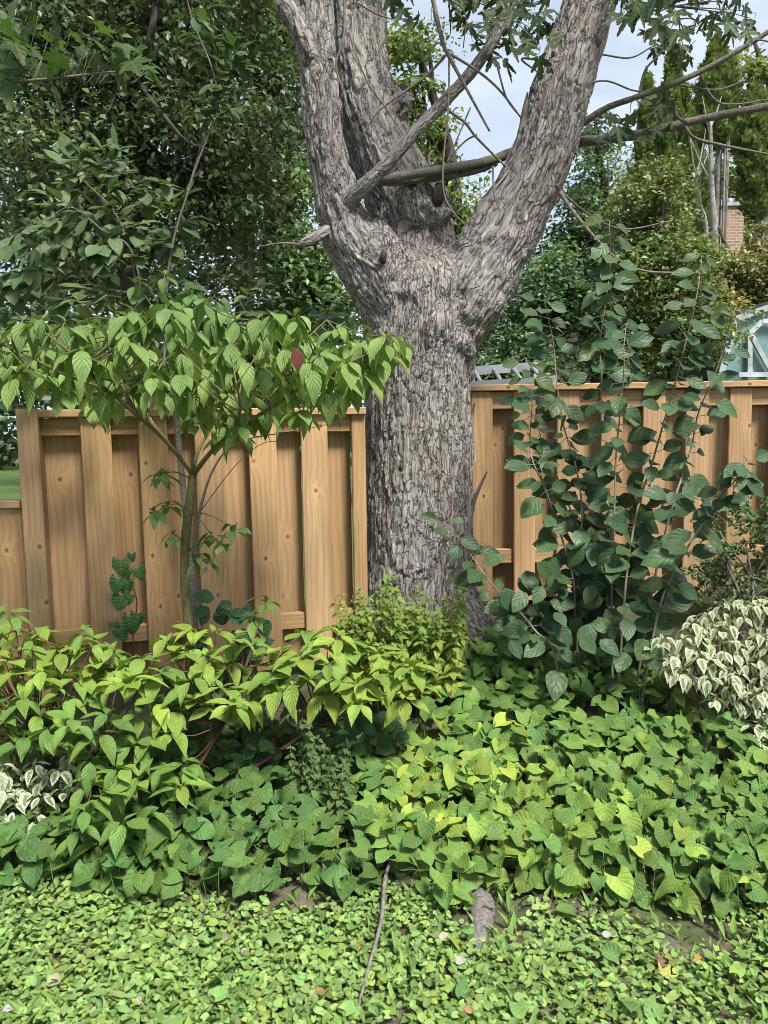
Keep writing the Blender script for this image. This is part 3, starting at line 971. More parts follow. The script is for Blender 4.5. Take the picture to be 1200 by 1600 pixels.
tw = [
    [(468, 382, 2.2), (440, 380, 1.6), (400, 386, 1.0)],
    [(868, 292, 2.4), (920, 335, 1.8), (975, 358, 1.5), (1050, 345, 1.0)],
    [(672, -20, 3.5), (690, 60, 3.2), (700, 85, 3), (735, 150, 2.2), (765, 205, 1.6)],
    [(700, 82, 2.2), (670, 115, 1.8), (630, 145, 1.6), (590, 175, 1.4), (565, 215, 1.2)],
    [(700, 82, 2.2), (745, 110, 2.0), (780, 140, 1.8), (815, 185, 1.4)],
    [(702, 85, 1.8), (700, 170, 1.5), (692, 262, 1.4), (696, 310, 1.2), (720, 345, 1.1), (745, 362, 0.8)],
    [(690, 165, 2.4), (725, 190, 2.2), (745, 215, 2.0), (790, 260, 1.6)],
    [(745, 210, 1.6), (725, 222, 1.3), (700, 250, 1.1)],
    [(735, 168, 1.4), (715, 215, 1.2), (698, 255, 1.0)],
    [(538, -10, 2.2), (537, 60, 2.0), (525, 100, 1.8), (535, 140, 1.4), (548, 185, 1.2)],
    [(545, 50, 1.8), (555, 80, 1.6), (575, 130, 1.4), (600, 165, 1.2), (640, 225, 1.0), (660, 250, 0.8)],
    [(560, 5, 1.6), (585, 20, 1.4), (612, 30, 1.0)],
    [(905, 165, 1.8), (940, 85, 1.6), (952, 40, 1.4), (962, -10, 1.4)],
    [(940, 85, 1.4), (985, 90, 1.3), (1020, 72, 1.0)],
    [(905, 135, 1.6), (945, 126, 1.4), (985, 140, 1.3), (1002, 143, 1.0)],
    [(998, 150, 2.2), (1008, 110, 1.8), (1030, 85, 1.5), (1045, 62, 1.2)],
    [(1095, 106, 2.0), (1100, 130, 1.8), (1120, 158, 1.5), (1150, 163, 1.2), (1200, 155, 1.0)],
    [(1075, 192, 2.6), (1058, 182, 2.6), (1056, 165, 2.2)],
    [(1070, 198, 2.8), (1085, 215, 2.4), (1120, 225, 2.2), (1205, 242, 1.6)],
    [(1060, 132, 1.6), (1120, 140, 1.3), (1165, 125, 0.9)],
    [(1165, 70, 1.6), (1185, 62, 1.4), (1210, 68, 1.0)],
    [(852, 95, 1.8), (815, 92, 1.6), (845, 116, 1.2)],
    [(775, 95, 1.8), (790, 150, 1.4), (806, 175, 1.0)],
    [(688, -10, 2.0), (726, 20, 1.2), (724, 75, 0.8)],
    [(770, 260, 1.8), (772, 300, 1.4), (780, 330, 1.0)],
    [(672, 260, 2.0), (670, 245, 1.8), (676, 235, 1.6)],
]
for k, sp in enumerate(tw):
    Yk = 3.92 if sp[0][0] < 860 else 4.12
    mbranch([(a, b, c) for a, b, c in sp], Yk + 0.03 * math.sin(k * 2.1), 'twig', M_TWIG, 5, 0.0)

# hollow top of the broken stub, small healed knot, torn strip of bark
def disc(name, c, nrm, r, mat, lab=None, sx=0.6):
    x, y, z = leaf_basis(Vector((0.05, 0, 1)), nrm)
    v = [tuple(Vector(c) - maple.location + nrm * 0.004)]
    n = 14
    for k in range(n):
        a = k * 6.283 / n; q = r * random.uniform(0.85, 1.12)
        v.append(tuple(Vector(c) - maple.location + x * math.cos(a) * q * sx + y * math.sin(a) * q))
    for k in range(n):
        a = k * 6.283 / n; q = r * 1.35
        v.append(tuple(Vector(c) - maple.location + x * math.cos(a) * q * sx * 1.1 + y * math.sin(a) * q - nrm * 0.03))
    f = [[0, 1 + k, 1 + (k + 1) % n] for k in range(n)] + [[1 + k, 1 + n + k, 1 + n + (k + 1) % n, 1 + (k + 1) % n] for k in range(n)]
    o = link(name, np_mesh(name, np.array(v), f), mat, maple)
    if lab: o['label'] = lab
disc('knot_hole', P(598, 400, 3.905), Vector((-0.1, -1, 0.1)).normalized(), 0.028, M_DEAD, 'dark oval healed knot below the fork', 0.45)
disc('cut_scar', P(692, 300, 4.075), Vector((0.8, -0.5, 0.35)).normalized(), 0.045, M_DEAD, 'dark sawn scar of a removed limb', 0.7)
disc('broken_stub', P(629, 142, 4.25), Vector((0.25, -0.45, 0.85)).normalized(), 0.042, M_DEAD, 'dark rotten end of a broken stub', 0.7)
M_STRIP = bark_mat('torn_bark', (0.22, 0.18, 0.15), (0.42, 0.36, 0.31), None, (40, 40, 10))
def strip(spec, w, Y):
    pts = [P(a, b, Y + c) for a, b, c in spec]
    v, f = [], []
    for k, p in enumerate(pts):
        t = k / (len(pts) - 1); ww = w * math.sin(math.pi * min(max(t * 0.9 + 0.08, 0), 1)) * (1 - 0.4 * t) + 0.003
        for dx, dy in ((-ww, 0), (0, -0.012), (ww, 0.0), (0, 0.006)):
            v.append(tuple(p - maple.location + Vector((dx, dy, 0))))
    for k in range(len(pts) - 1):
        for j in range(4):
            a, b = k * 4 + j, k * 4 + (j + 1) % 4
            f.append([a, b, b + 4, a + 4])
    n = len(v); f += [[0, 1, 2, 3], [n - 1, n - 2, n - 3, n - 4]]
    link('bark_strip', np_mesh('bark_strip', np.array(v), f), M_STRIP, maple)
strip([(727, 850, 0.02), (733, 810, -0.02), (741, 780, -0.06), (752, 755, -0.09), (761, 737, -0.10)], 0.012, 4.12)
strip([(868, 305, -0.02), (874, 296, -0.06), (868, 291, -0.10), (852, 291, -0.13)], 0.012, 4.05)
strip([(812, 205, 0.0), (818, 180, -0.03), (822, 160, -0.05), (824, 145, -0.06)], 0.014, 4.08)
strip([(742, 720, 0.03), (738, 690, 0.0), (737, 655, -0.02), (741, 630, -0.03)], 0.012, 4.16)
random.seed(5)
for k in range(26):     # loose bark flakes along the silhouettes
    lim, side = random.choice([('right', 1), ('right', -1), ('left', -1), ('trunk', 1), ('trunk', -1), ('mid', 1)])
    p, r = limbs[lim]
    i = random.randrange(1, len(p) - 2); t = random.random()
    if lim == 'trunk': i = random.randrange(2, 7)
    c = Vector(p[i]).lerp(Vector(p[i + 1]), t); rr = r[i] * (1 - t) + r[i + 1] * t
    ax = (Vector(p[i + 1]) - Vector(p[i])).normalized()
    sd = Vector((side, 0, 0)); sd = (sd - ax * sd.dot(ax)).normalized()
    ang = random.uniform(-0.2, 1.0); o_ = sd * math.cos(ang) + Vector((0, -1, 0)) * math.sin(ang)
    b = c + o_ * rr * 1.0
    ln = random.uniform(0.05, 0.11); fl = random.uniform(0.008, 0.02)
    pts = [b + ax * ln * 0.5 - o_ * 0.006, b + ax * 0.0 + o_ * 0.003, b - ax * ln * 0.5 + o_ * fl]
    wd = ax.cross(o_) * random.uniform(0.008, 0.016)
    v = []
    for j, q in enumerate(pts):
        for sg in (-1, 1):
            v.append(tuple(q + wd * sg * (1 - 0.3 * j) - maple.location)); v.append(tuple(q + wd * sg * (1 - 0.3 * j) - maple.location - o_ * 0.004))
    f = []
    for j in range(2):
        a = j * 4
        f += [[a, a + 2, a + 6, a + 4], [a + 1, a + 5, a + 7, a + 3], [a, a + 4, a + 5, a + 1], [a + 2, a + 3, a + 7, a + 6]]
    f += [[8, 10, 11, 9], [0, 1, 3, 2]]
    link('bark_flake', np_mesh('bark_flake', np.array(v), f, False), M_STRIP, maple)
# root surfacing in the lawn edge
def groundpt(px, py, dz=0.0):
    d = fwd * F_PX + crt * (px - CX) - cup * (py - CY)
    t0, t1 = 1.2, 8.0
    for _ in range(40):
        tm = (t0 + t1) / 2
        q = CAM + d * (tm / d.y)
        if q.z > gz(q.x, q.y) + dz: t0 = tm
        else: t1 = tm
    q = CAM + d * (t0 / d.y)
    return q
M_ROOT = bark_mat('worn_root_bark', (0.16, 0.14, 0.125), (0.42, 0.38, 0.35), (0.28, 0.24, 0.21), (90, 50, 90), 1.0, 0.02)
rp = [groundpt(a, b) for a, b in ((735, 1350), (733, 1392), (752, 1420), (752, 1460), (738, 1490), (720, 1515))]
tube_obj('surface_root', [q + Vector((0, 0, z)) for q, z in zip(rp, (0.0, 0.004, 0.008, 0.006, 0.0, -0.014))], [0.030, 0.040, 0.044, 0.032, 0.026, 0.014], M_ROOT, maple, 14, 60, 0.16, 3)

# maple leaves hanging into the top of the view
MAPLE_C = (0.045, 0.072, 0.030)
class MapleLeaves(Plant):
    def __init__(self):
        self.root = maple; self.loc = maple.location.copy()
        self.kind, self.matname = 'maple', 'maple_leaf'
        self.matkw = dict(veins=5, slant=1.5, gloss=0.2, rough=0.5, trans=0.30, vein_c=0.2, bump=0.3)
        self.stem_mat = M_TWIG; self.L = []; self.tw = []
mp = MapleLeaves()
random.seed(21)
def maple_cluster(poly, n, Y0, Y1, size, anchor, mind=12):
    for (x, y) in sample_poly(poly, n, mind):
        p = P(x, y, random.uniform(Y0, Y1))
        d = Vector((random.uniform(-.8, .8), random.uniform(-.6, .4), random.uniform(-1.0, -0.1)))
        mp.leaf(p, d, Vector((random.uniform(-.5, .5), -0.7 + random.uniform(-.5, .5), 0.8)), size * random.uniform(0.7, 1.2), cjit(MAPLE_C, 0.25))
        if anchor and random.random() < 0.35:
            mp.twig([P(anchor[0], anchor[1], (Y0 + Y1) / 2), p + Vector((0, 0, 0.05)), p], [0.004, 0.002, 0.001], 4, 6)
maple_cluster([(735, -70), (860, -70), (868, 30), (850, 90), (800, 80), (780, 105), (750, 80), (705, 25), (690, -20)], 75, 3.7, 4.5, 0.115, (790, 20))
maple_cluster([(600, -60), (720, -60), (700, 20), (660, 40), (610, 25)], 22, 3.8, 4.4, 0.10, (680, -10))
maple_cluster([(960, -70), (1130, -80), (1180, 45), (1130, 50), (1080, 45), (1060, 85), (1000, 65), (965, 20)], 80, 3.6, 4.4, 0.115, (1050, 10))
maple_cluster([(1040, 50), (1090, 40), (1075, 100), (1045, 95)], 8, 3.8, 4.2, 0.10, (1060, 30))
maple_cluster([(965, 155), (1050, 145), (1050, 195), (1000, 215), (960, 195)], 16, 4.0, 4.4, 0.11, (1000, 150))
maple_cluster([(905, 180), (970, 175), (960, 225), (915, 235)], 7, 4.2, 4.5, 0.09, (930, 190))
maple_cluster([(430, -300), (1250, -300), (1250, -80), (430, -80)], 150, 3.3, 5.4, 0.12, None)
mp.finish(300)
# ================================================================== PLANTS IN THE BED
M_GSTEM = flat_mat('green_stem', (0.14, 0.20, 0.07), 0.6, 0.2)
M_RSTEM = flat_mat('reddish_twig', (0.13, 0.06, 0.045), 0.6, 0.3)
M_DOGW = bark_mat('mossy_dogwood_bark', (0.10, 0.085, 0.04), (0.20, 0.17, 0.08), (0.15, 0.17, 0.06), (90, 90, 40), 0.5)
M_SMOOTH = bark_mat('smooth_grey_bark', (0.12, 0.10, 0.09), (0.24, 0.21, 0.19), None, (20, 20, 90), 0.4)
M_WEED = flat_mat('pale_grey_green_stem', (0.21, 0.19, 0.14), 0.7, 0.2)

# ---- small pagoda dogwood standing before the left fence
random.seed(31)
DW = dict(veins=6, slant=2.6, gloss=0.28, rough=0.5, trans=0.32, vein_c=0.16, bump=0.6)
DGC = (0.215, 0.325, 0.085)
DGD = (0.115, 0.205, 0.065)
b0 = groundpt(292, 1110); b0 = Vector((P(294, 1000, 3.3).x, 3.3, gz(P(294, 1000, 3.3).x, 3.3)))
dog = Plant('dogwood_tree', 'young dogwood tree with mossy stem and flat tier of drooping leaves', 'tree', b0, 'dogwood', DW, 'dogwood_leaf', M_DOGW)
dog.stem([b0 - Vector((0, 0, .05)), P(296, 1000, 3.3), P(288, 900, 3.28), P(292, 820, 3.26), P(300, 760, 3.25), P(301, 735, 3.25)], [0.024, 0.021, 0.020, 0.020, 0.019, 0.016], 'trunk', 9, 24)
arms = [
    [(301, 742, 3.25), (262, 692, 3.15), (215, 650, 3.0), (165, 610, 2.9), (100, 585, 2.85), (20, 545, 2.85), (-60, 520, 2.9)],
    [(301, 742, 3.25), (330, 705, 3.15), (365, 672, 3.05), (420, 640, 3.0), (480, 600, 2.95), (560, 560, 2.95), (640, 520, 3.0)],
    [(300, 738, 3.25), (312, 700, 3.3), (345, 640, 3.35), (370, 560, 3.4), (390, 500, 3.4)],
    [(215, 650, 3.0), (190, 600, 3.05), (180, 550, 3.15), (190, 500, 3.2)],
    [(262, 692, 3.15), (230, 640, 3.3), (250, 560, 3.4), (270, 500, 3.45)],
    [(420, 640, 3.0), (440, 590, 3.1), (470, 540, 3.2), (510, 500, 3.25)],
    [(165, 610, 2.9), (120, 560, 2.75), (70, 520, 2.7)],
    [(365, 672, 3.05), (375, 640, 2.8), (370, 600, 2.65)],
]
armpts = []
for a in arms:
    pts = [P(*q) for q in a]
    n = len(pts)
    dog.stem(pts, [0.0085 * (1 - 0.8 * k / (n - 1)) + 0.001 for k in range(n)], 'branch', 7, n * 4)
    armpts += [Vector(q) for q in catmull([list(q) for q in pts], 14)]
poly = [(-70, 500), (60, 500), (170, 490), (300, 470), (420, 480), (520, 510), (600, 520), (640, 515), (645, 530), (590, 585), (545, 605), (470, 640), (400, 650), (365, 680), (290, 625), (230, 620), (150, 625), (60, 600), (-70, 590)]
tips = sample_poly(poly, 118, 19)
for (x, y) in tips:
    Yt = random.uniform(2.75, 3.45)
    tip = P(x, y, Yt)
    near = min(armpts, key=lambda q: (q - tip).length)
    mid = near.lerp(tip, 0.5) + Vector((0, 0, -0.02))
    dog.twig([near, mid, tip], [0.0035, 0.0025, 0.0018], 5, 6)
    shade = 0.0 if y > 520 else 0.35  # share of the darker leaf green, higher for the upper tips
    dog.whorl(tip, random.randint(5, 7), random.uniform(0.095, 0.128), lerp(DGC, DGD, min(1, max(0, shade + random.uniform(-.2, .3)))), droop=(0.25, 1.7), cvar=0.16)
for (x, y, Yt, n) in [(250, 740, 3.2, 3), (262, 790, 3.2, 3), (270, 835, 3.2, 4), (330, 835, 3.2, 4), (365, 825, 3.15, 4), (310, 870, 3.2, 3), (240, 800, 3.15, 3), (325, 880, 3.2, 2), (350, 850, 3.1, 2), (255, 740, 3.1, 3), (300, 655, 3.0, 4), (375, 740 - 70, 2.9, 4)]:
    tip = P(x, y, Yt)
    near = min([P(292, 860, 3.27), P(292, 800, 3.26), P(300, 750, 3.25)], key=lambda q: (q - tip).length)
    dog.twig([near, near.lerp(tip, 0.5) + Vector((0, 0, 0.02)), tip], [0.003, 0.002, 0.0015], 5, 6)
    dog.whorl(tip, n + 2, 0.078, lerp(DGD, DGC, .3), droop=(0.0, 1.0), cvar=0.2)
# the one red leaf
dog.leaf(P(462, 543, 2.7), Vector((0.1, -0.05, -1)), Vector((0.1, -1, 0.1)), 0.085, (0.21, 0.06, 0.055))
dog.finish(300)

# ---- grey stem sapling behind it
random.seed(8)
sap_b = Vector((P(305, 1000, 3.55).x, 3.55, gz(P(305, 1000, 3.55).x, 3.55)))
sap = Plant('grey_sapling', 'thin straight grey-barked sapling stem just behind the mossy dogwood', 'sapling', sap_b, 'dogwood', DW, 'dogwood_leaf', M_SMOOTH)
sap.stem([sap_b, P(300, 900, 3.55), P(288, 780, 3.55), P(275, 650, 3.55), P(268, 560, 3.5), P(262, 480, 3.5)], [0.018, 0.017, 0.015, 0.013, 0.010, 0.005], 'trunk', 9, 24)
sap.stem([P(303, 880, 3.55), P(312, 800, 3.45), P(335, 730, 3.4), P(375, 690, 3.4), P(470, 672, 3.4), P(540, 657, 3.4)], [0.008, 0.007, 0.005, 0.003, 0.002, 0.001], 'branch', 6, 24)
sap.stem([P(312, 800, 3.45), P(370, 725, 3.42), P(420, 690, 3.4), P(470, 705, 3.4)], [0.003, 0.002, 0.0015, 0.001], 'branch', 5, 16)
for (x, y) in sample_poly([(200, 430), (330, 420), (350, 500), (200, 510)], 9, 25):
    tip = P(x, y, 3.5); sap.twig([P(266, 520, 3.5), tip], [0.003, 0.0015], 5, 5)
    sap.whorl(tip, 5, 0.10, DGD, cvar=0.2)
sap.finish(300)

# ---- foreground dogwood shrub
random.seed(37)
sb = Vector((P(250, 1200, 2.95).x, 2.95, gz(P(250, 1200, 2.95).x, 2.95)))
shr = Plant('dogwood_shrub', 'spreading light green dogwood shrub filling the lower left of the bed', 'shrub', sb, 'dogwood', DW, 'dogwood_leaf', M_RSTEM)
SHC = (0.185, 0.310, 0.062); SHY = (0.265, 0.385, 0.066); SHD = (0.10, 0.205, 0.055)
def shrub_tips(poly, n, mind, y0, Y0, y1, Y1, size, colr, nl=(5, 7), jit=0.10, plant=None):
    out = []
    for (x, y) in sample_poly(poly, n, mind):
        Y = Y0 + (Y1 - Y0) * (y - y0) / (y1 - y0) + random.uniform(-jit, jit)
        tip = P(x, y, Y)
        zmin = gz(tip.x, tip.y) + 0.05
        if tip.z < zmin: tip.z = zmin
        out.append(tip)
        (plant or shr).whorl(tip, random.randint(*nl), size, lerp(colr, SHY if random.random() < .4 else SHD, random.uniform(0, .6)), droop=(-0.35, 0.75), cvar=0.2)
    return out
top_poly = [(-60, 950), (20, 955), (70, 985), (150, 1000), (200, 1010), (290, 985), (350, 975), (420, 1000), (520, 985), (560, 1010), (640, 1030), (660, 1060), (620, 1110), (540, 1110), (470, 1070), (380, 1110), (260, 1110), (180, 1075), (80, 1060), (-60, 1080)]
low_poly = [(-60, 1090), (80, 1080), (200, 1110), (290, 1130), (290, 1200), (260, 1300), (290, 1340), (240, 1360), (160, 1400), (120, 1370), (110, 1290), (140, 1200), (60, 1150), (-60, 1180)]
t1 = shrub_tips(top_poly, 72, 25, 950, 3.30, 1120, 2.85, 0.118, SHY)
t2 = shrub_tips(low_poly, 48, 29, 1080, 2.95, 1400, 2.42, 0.110, SHC)
for (x, y, Y) in [(20, 960, 3.1), (50, 1000, 3.05), (130, 985, 3.1), (415, 935, 3.3), (395, 960, 3.3)]:
    tip = P(x, y, Y); t1.append(tip); shr.whorl(tip, 5, 0.085, SHC, cvar=0.15)
hubs = [Vector((sb.x, sb.y, sb.z)), P(150, 1180, 2.95), P(350, 1130, 3.05), P(500, 1130, 3.1), P(60, 1150, 2.95)]
for h in hubs[1:]:
    shr.stem([sb, sb.lerp(h, 0.5) + Vector((0, 0, -0.02)), h], [0.012, 0.009, 0.006], 'branch', 6, 10)
shr.stem([P(240, 1045, 3.1), P(300, 1050, 3.05), P(370, 1045, 3.1), P(430, 1030, 3.15), P(480, 985, 3.2)], [0.004, 0.004, 0.0035, 0.003, 0.002], 'branch', 6, 20)
shr.stem([P(-20, 1010, 3.1), P(30, 985, 3.1), P(90, 1010, 3.05)], [0.004, 0.003, 0.002], 'branch', 6, 12)
for tip in t1 + t2:
    h = min(hubs, key=lambda q: (q - tip).length)
    shr.twig([h, h.lerp(tip, 0.6) + Vector((0, 0, -0.03)), tip], [0.004, 0.003, 0.0018], 5, 7)
shr.finish(300)

# ---- dark rounded shrub in the shade under it
random.seed(41)
hb = Vector((P(380, 1150, 3.2).x, 3.2, gz(P(380, 1150, 3.2).x, 3.2)))
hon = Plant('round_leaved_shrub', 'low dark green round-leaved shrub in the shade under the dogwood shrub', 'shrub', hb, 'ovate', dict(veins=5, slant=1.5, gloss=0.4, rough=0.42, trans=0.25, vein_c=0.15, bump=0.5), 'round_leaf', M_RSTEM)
for (x, y) in sample_poly([(270, 1060), (360, 1040), (470, 1090), (620, 1120), (640, 1190), (560, 1220), (470, 1200), (340, 1190), (280, 1150)], 60, 20):
    tip = P(x, y, random.uniform(3.05, 3.3))
    hon.twig([hb, hb.lerp(tip, .6) + Vector((0, 0, .03)), tip], [0.003, 0.002, 0.001], 4, 6)
    for k in range(4):
        d = Vector((random.uniform(-1, 1), random.uniform(-1, .2), random.uniform(-.5, .5)))
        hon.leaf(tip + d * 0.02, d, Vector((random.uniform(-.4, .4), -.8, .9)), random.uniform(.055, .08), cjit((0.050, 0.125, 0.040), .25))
for (x, y) in [(345, 935), (355, 950), (370, 945), (400, 1000), (410, 960), (385, 985), (335, 945), (400, 1010), (375, 1020), (410, 1000), (320, 1010), (330, 995), (360, 985)]:
    tip = P(x, y, random.uniform(3.35, 3.5))
    for k in range(3):
        d = Vector((random.uniform(-1, 1), random.uniform(-1, .2), random.uniform(-.8, .3)))
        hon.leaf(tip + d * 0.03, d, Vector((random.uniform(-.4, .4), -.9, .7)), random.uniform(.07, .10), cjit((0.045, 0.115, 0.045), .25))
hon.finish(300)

# ---- violets
HV = dict(veins=5, slant=2.6, gloss=0.22, rough=0.55, trans=0.2, vein_c=0.16, bump=0.5)
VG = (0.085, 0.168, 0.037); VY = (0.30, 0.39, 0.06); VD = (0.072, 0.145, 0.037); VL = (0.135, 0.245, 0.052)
def violets(name, label, poly, n, loc, tint, h, size, seed, mind=0.024, plant=None):
    random.seed(seed)
    pl = Plant(name, label, 'ground cover', loc, 'heart', HV, 'violet_leaf', M_GSTEM)
    cnt, tries, used = 0, 0, {}
    while cnt < n and tries < n * 30:
        tries += 1
        x, Y = random.uniform(-3.2, 3.6), random.uniform(2.3, 4.4)
        zz = gz(x, Y)
        px, py, dz = proj((x, Y, zz + h * 0.6))
        if not poly_contains(poly, px, py): continue
        key = (int(x / mind), int(Y / mind))
        if used.get(key): continue
        used[key] = 1
        cnt += 1
        hh = h * random.uniform(0.12, 1.0) ** 0.8
        foot = Vector((x + random.uniform(-.03, .03), Y + random.uniform(-.01, .04), zz - 0.005))
        top = Vector((x, Y, zz + hh))
        a = random.gauss(0, 1.25) - math.pi / 2
        n_ = Vector((random.gauss(0, .32), -0.50 + random.gauss(0, .34), 0.95)).normalized()
        d = Vector((math.cos(a), math.sin(a), 0)); d = (d - n_ * d.dot(n_)).normalized()
        s = size * random.uniform(0.62, 1.18)
        pl.leaf(top, d, n_, s, tint(px, py, hh / h))
        if random.random() < 0.8:
            pl.twig([foot, foot.lerp(top, .6) + Vector((random.uniform(-.01, .01), 0, .01)), top], [0.0018, 0.0016, 0.0014], 4, 4)
    return pl
def tint_r(px, py, k):
    yel = math.exp(-((px - 800) / 230) ** 2 - ((py - 1270) / 90) ** 2) * 0.85 + math.exp(-((px - 650) / 90) ** 2 - ((py - 1220) / 60) ** 2) * 0.4
    yel = min(1, max(0, yel * random.uniform(-0.2, 1.1) + random.gauss(0, 0.07)))
    c = lerp(VG, VL, random.random() * 0.55)
    if random.random() < 0.06: yel = max(yel, 0.8)
    return cjit(lerp(c, VY, yel), 0.28)
rpoly = [(690, 1030), (745, 1000), (800, 985), (900, 985), (1000, 1000), (1060, 1060), (1160, 1150), (1330, 1130), (1800, 1080), (1800, 1390), (1330, 1385), (1150, 1395), (1080, 1385), (960, 1370), (900, 1360), (830, 1345), (745, 1375), (700, 1385), (640, 1345), (590, 1350), (560, 1260), (570, 1160), (640, 1130), (690, 1100)]
vr = violets('violet_patch', 'dense bright green heart-leaved violets covering the bed right of centre, some yellowing', rpoly, 2650, Vector((0.6, 3.1, gz(.6, 3.1))), tint_r, 0.19, 0.066, 51)
vr.finish(300, 'petiole')
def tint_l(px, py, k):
    return cjit(lerp(VD, VG, random.random() * 0.7 + (0.3 if py > 1300 else 0)), 0.28)  # shade under the dogwood put into the leaf colour, less towards the front
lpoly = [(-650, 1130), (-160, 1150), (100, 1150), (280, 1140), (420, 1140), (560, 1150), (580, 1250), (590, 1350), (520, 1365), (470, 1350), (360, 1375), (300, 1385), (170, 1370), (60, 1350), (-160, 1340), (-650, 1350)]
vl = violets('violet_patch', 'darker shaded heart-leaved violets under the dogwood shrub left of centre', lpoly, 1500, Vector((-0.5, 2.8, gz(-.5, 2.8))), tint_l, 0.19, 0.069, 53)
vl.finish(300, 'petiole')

# ---- lemon balm clump before the trunk
random.seed(61)
LBK = dict(veins=4, slant=1.6, gloss=0.2, rough=0.6, trans=0.45, vein_c=0.2, bump=0.8)
def balm(name, label, poly, nst, Y0, Y1, colr, colr2, size, base_dy, leafn, seed, most):
    random.seed(seed)
    cx = sum(p[0] for p in poly) / len(poly); by = max(p[1] for p in poly)
    g0 = P(cx, by, (Y0 + Y1) / 2)
    pl = Plant(name, label, 'herb', Vector((g0.x, g0.y, gz(g0.x, g0.y))), 'mint', LBK, 'mint_leaf', M_GSTEM)
    for (x, y) in sample_poly(poly, nst, 9):
        Y = random.uniform(Y0, Y1)
        top = P(x, y, Y)
        bx = top.x * 0.75 + g0.x * 0.25
        base = Vector((bx, Y + random.uniform(-.05, .05), gz(bx, Y)))
        if top.z < base.z + 0.08: top.z = base.z + 0.08
        pl.stem([base, base.lerp(top, .5) + Vector((random.uniform(-.02, .02), 0, 0)), top], [0.0022, 0.002, 0.0012], 'stem', 4, 6)
        Ln = (top - base).length
        m = max(3, int(Ln / leafn))
        for k in range(m):
            t = 0.25 + 0.75 * (k + random.random()) / m
            p = base.lerp(top, min(t, 1)); a = k * 1.57 + random.uniform(-.4, .4)
            for sgn in (0, math.pi):
                d = Vector((math.cos(a + sgn), math.sin(a + sgn), random.uniform(-.6, .35)))
                pl.leaf(p, d, Vector((0, -.3, 1)), size * (1.25 - 0.75 * t) * random.uniform(.7, 1.2), cjit(lerp(colr2, colr, min(1, t * random.uniform(.6, 1.3))), 0.16))
    pl.finish(most)
balm('lemon_balm_clump', 'yellow-green lemon balm clump of thin upright stems at the foot of the trunk', [(520, 930), (560, 905), (580, 920), (610, 870), (625, 925), (655, 900), (690, 930), (725, 905), (735, 950), (720, 1010), (690, 1030), (620, 1010), (570, 985), (540, 965)], 95, 3.45, 3.8, (0.26, 0.39, 0.10), (0.44, 0.48, 0.09), 0.060, 0, 0.035, 61, 300)
balm('catmint_clump', 'small dull green catmint with crowded tiny leaves among the violets', [(450, 1150), (480, 1110), (500, 1150), (545, 1150), (555, 1200), (530, 1240), (480, 1225), (455, 1200)], 30, 2.75, 2.95, (0.16, 0.25, 0.10), (0.20, 0.27, 0.085), 0.046, 0, 0.022, 63, 300)

# ---- tall leafy shrub before the right fence
random.seed(71)
WK = dict(veins=4, slant=2.2, gloss=0.26, rough=0.42, trans=0.24, vein_c=0.12, bump=0.3)
WC = (0.046, 0.088, 0.037)
wb = Vector((P(950, 1050, 3.55).x, 3.55, gz(P(950, 1050, 3.55).x, 3.55)))
wd = Plant('tall_leafy_shrub', 'tall dark green shrub of straight pale stems before the right fence', 'shrub', wb, 'ovate', WK, 'broad_leaf', M_WEED)
ws = [
    ([(908, 1030), (895, 900), (850, 760), (828, 680), (822, 560)], 3.5, 17),
    ([(920, 1020), (908, 850), (900, 730), (870, 600), (850, 470)], 3.6, 20),
    ([(940, 1035), (936, 850), (940, 600), (945, 480), (952, 345)], 3.65, 26),
    ([(960, 1045), (957, 860), (962, 720), (975, 580), (979, 505)], 3.4, 18),
    ([(965, 1030), (995, 800), (1040, 650), (1075, 520), (1097, 400)], 3.45, 19),
    ([(990, 1040), (1040, 830), (1080, 700), (1115, 590), (1150, 480)], 3.5, 16),
    ([(1000, 1030), (1050, 900), (1110, 800), (1145, 755), (1170, 720)], 3.3, 11),
    ([(880, 1040), (840, 990), (790, 935), (745, 880), (690, 815)], 3.45, 12),
    ([(900, 1030), (930, 900), (885, 780), (850, 700), (815, 620)], 3.7, 14),
    ([(955, 1030), (985, 900), (1030, 800), (1060, 770), (1130, 790)], 3.6, 9),
]
for pts2, Y, nl in ws:
    pts2 = [q for a_, b_ in zip(pts2, pts2[1:]) for q in (a_, ((a_[0] + b_[0]) / 2 + random.uniform(-7, 7), (a_[1] + b_[1]) / 2))] + [pts2[-1]]
    pts = [P(x, y, Y + 0.10 * math.sin(k * .5 + x)) for k, (x, y) in enumerate(pts2)]
    pts[0] = Vector((pts[0].x, pts[0].y, min(pts[0].z, gz(pts[0].x, pts[0].y))))
    n = len(pts)
    wd.stem(pts, [0.0062 - 0.0046 * k / (n - 1) for k in range(n)], 'stem', 7, 24)
    c = catmull([list(q) for q in pts], nl * 2)
    for i in range(2, nl * 2, 1):
        t = i / (nl * 2)
        p = Vector(c[i]); ax = (Vector(c[min(i + 1, nl * 2 - 1)]) - Vector(c[i - 1])).normalized()
        a = (0.0 if i % 2 else 1.0) + random.uniform(-.5, .5)
        for sg in (0, math.pi):
            if random.random() < 0.06: continue
            o = Vector((math.cos(a + sg), math.sin(a + sg), random.uniform(-.75, .4)))
            nn = Vector((o.x * .3 + random.uniform(-.4, .4), -1.0 + random.uniform(-.5, .5), 0.6))
            s = (0.142 - 0.042 * t) * random.uniform(.5, 1.15)
            base = p + o.normalized() * random.uniform(0.015, 0.05)
            wd.leaf(base, o, nn, s, cjit(lerp(WC, (0.075, 0.14, 0.05), random.random() * .6), .25))
            wd.twig([p, base], [0.0016, 0.0012], 4, 3)
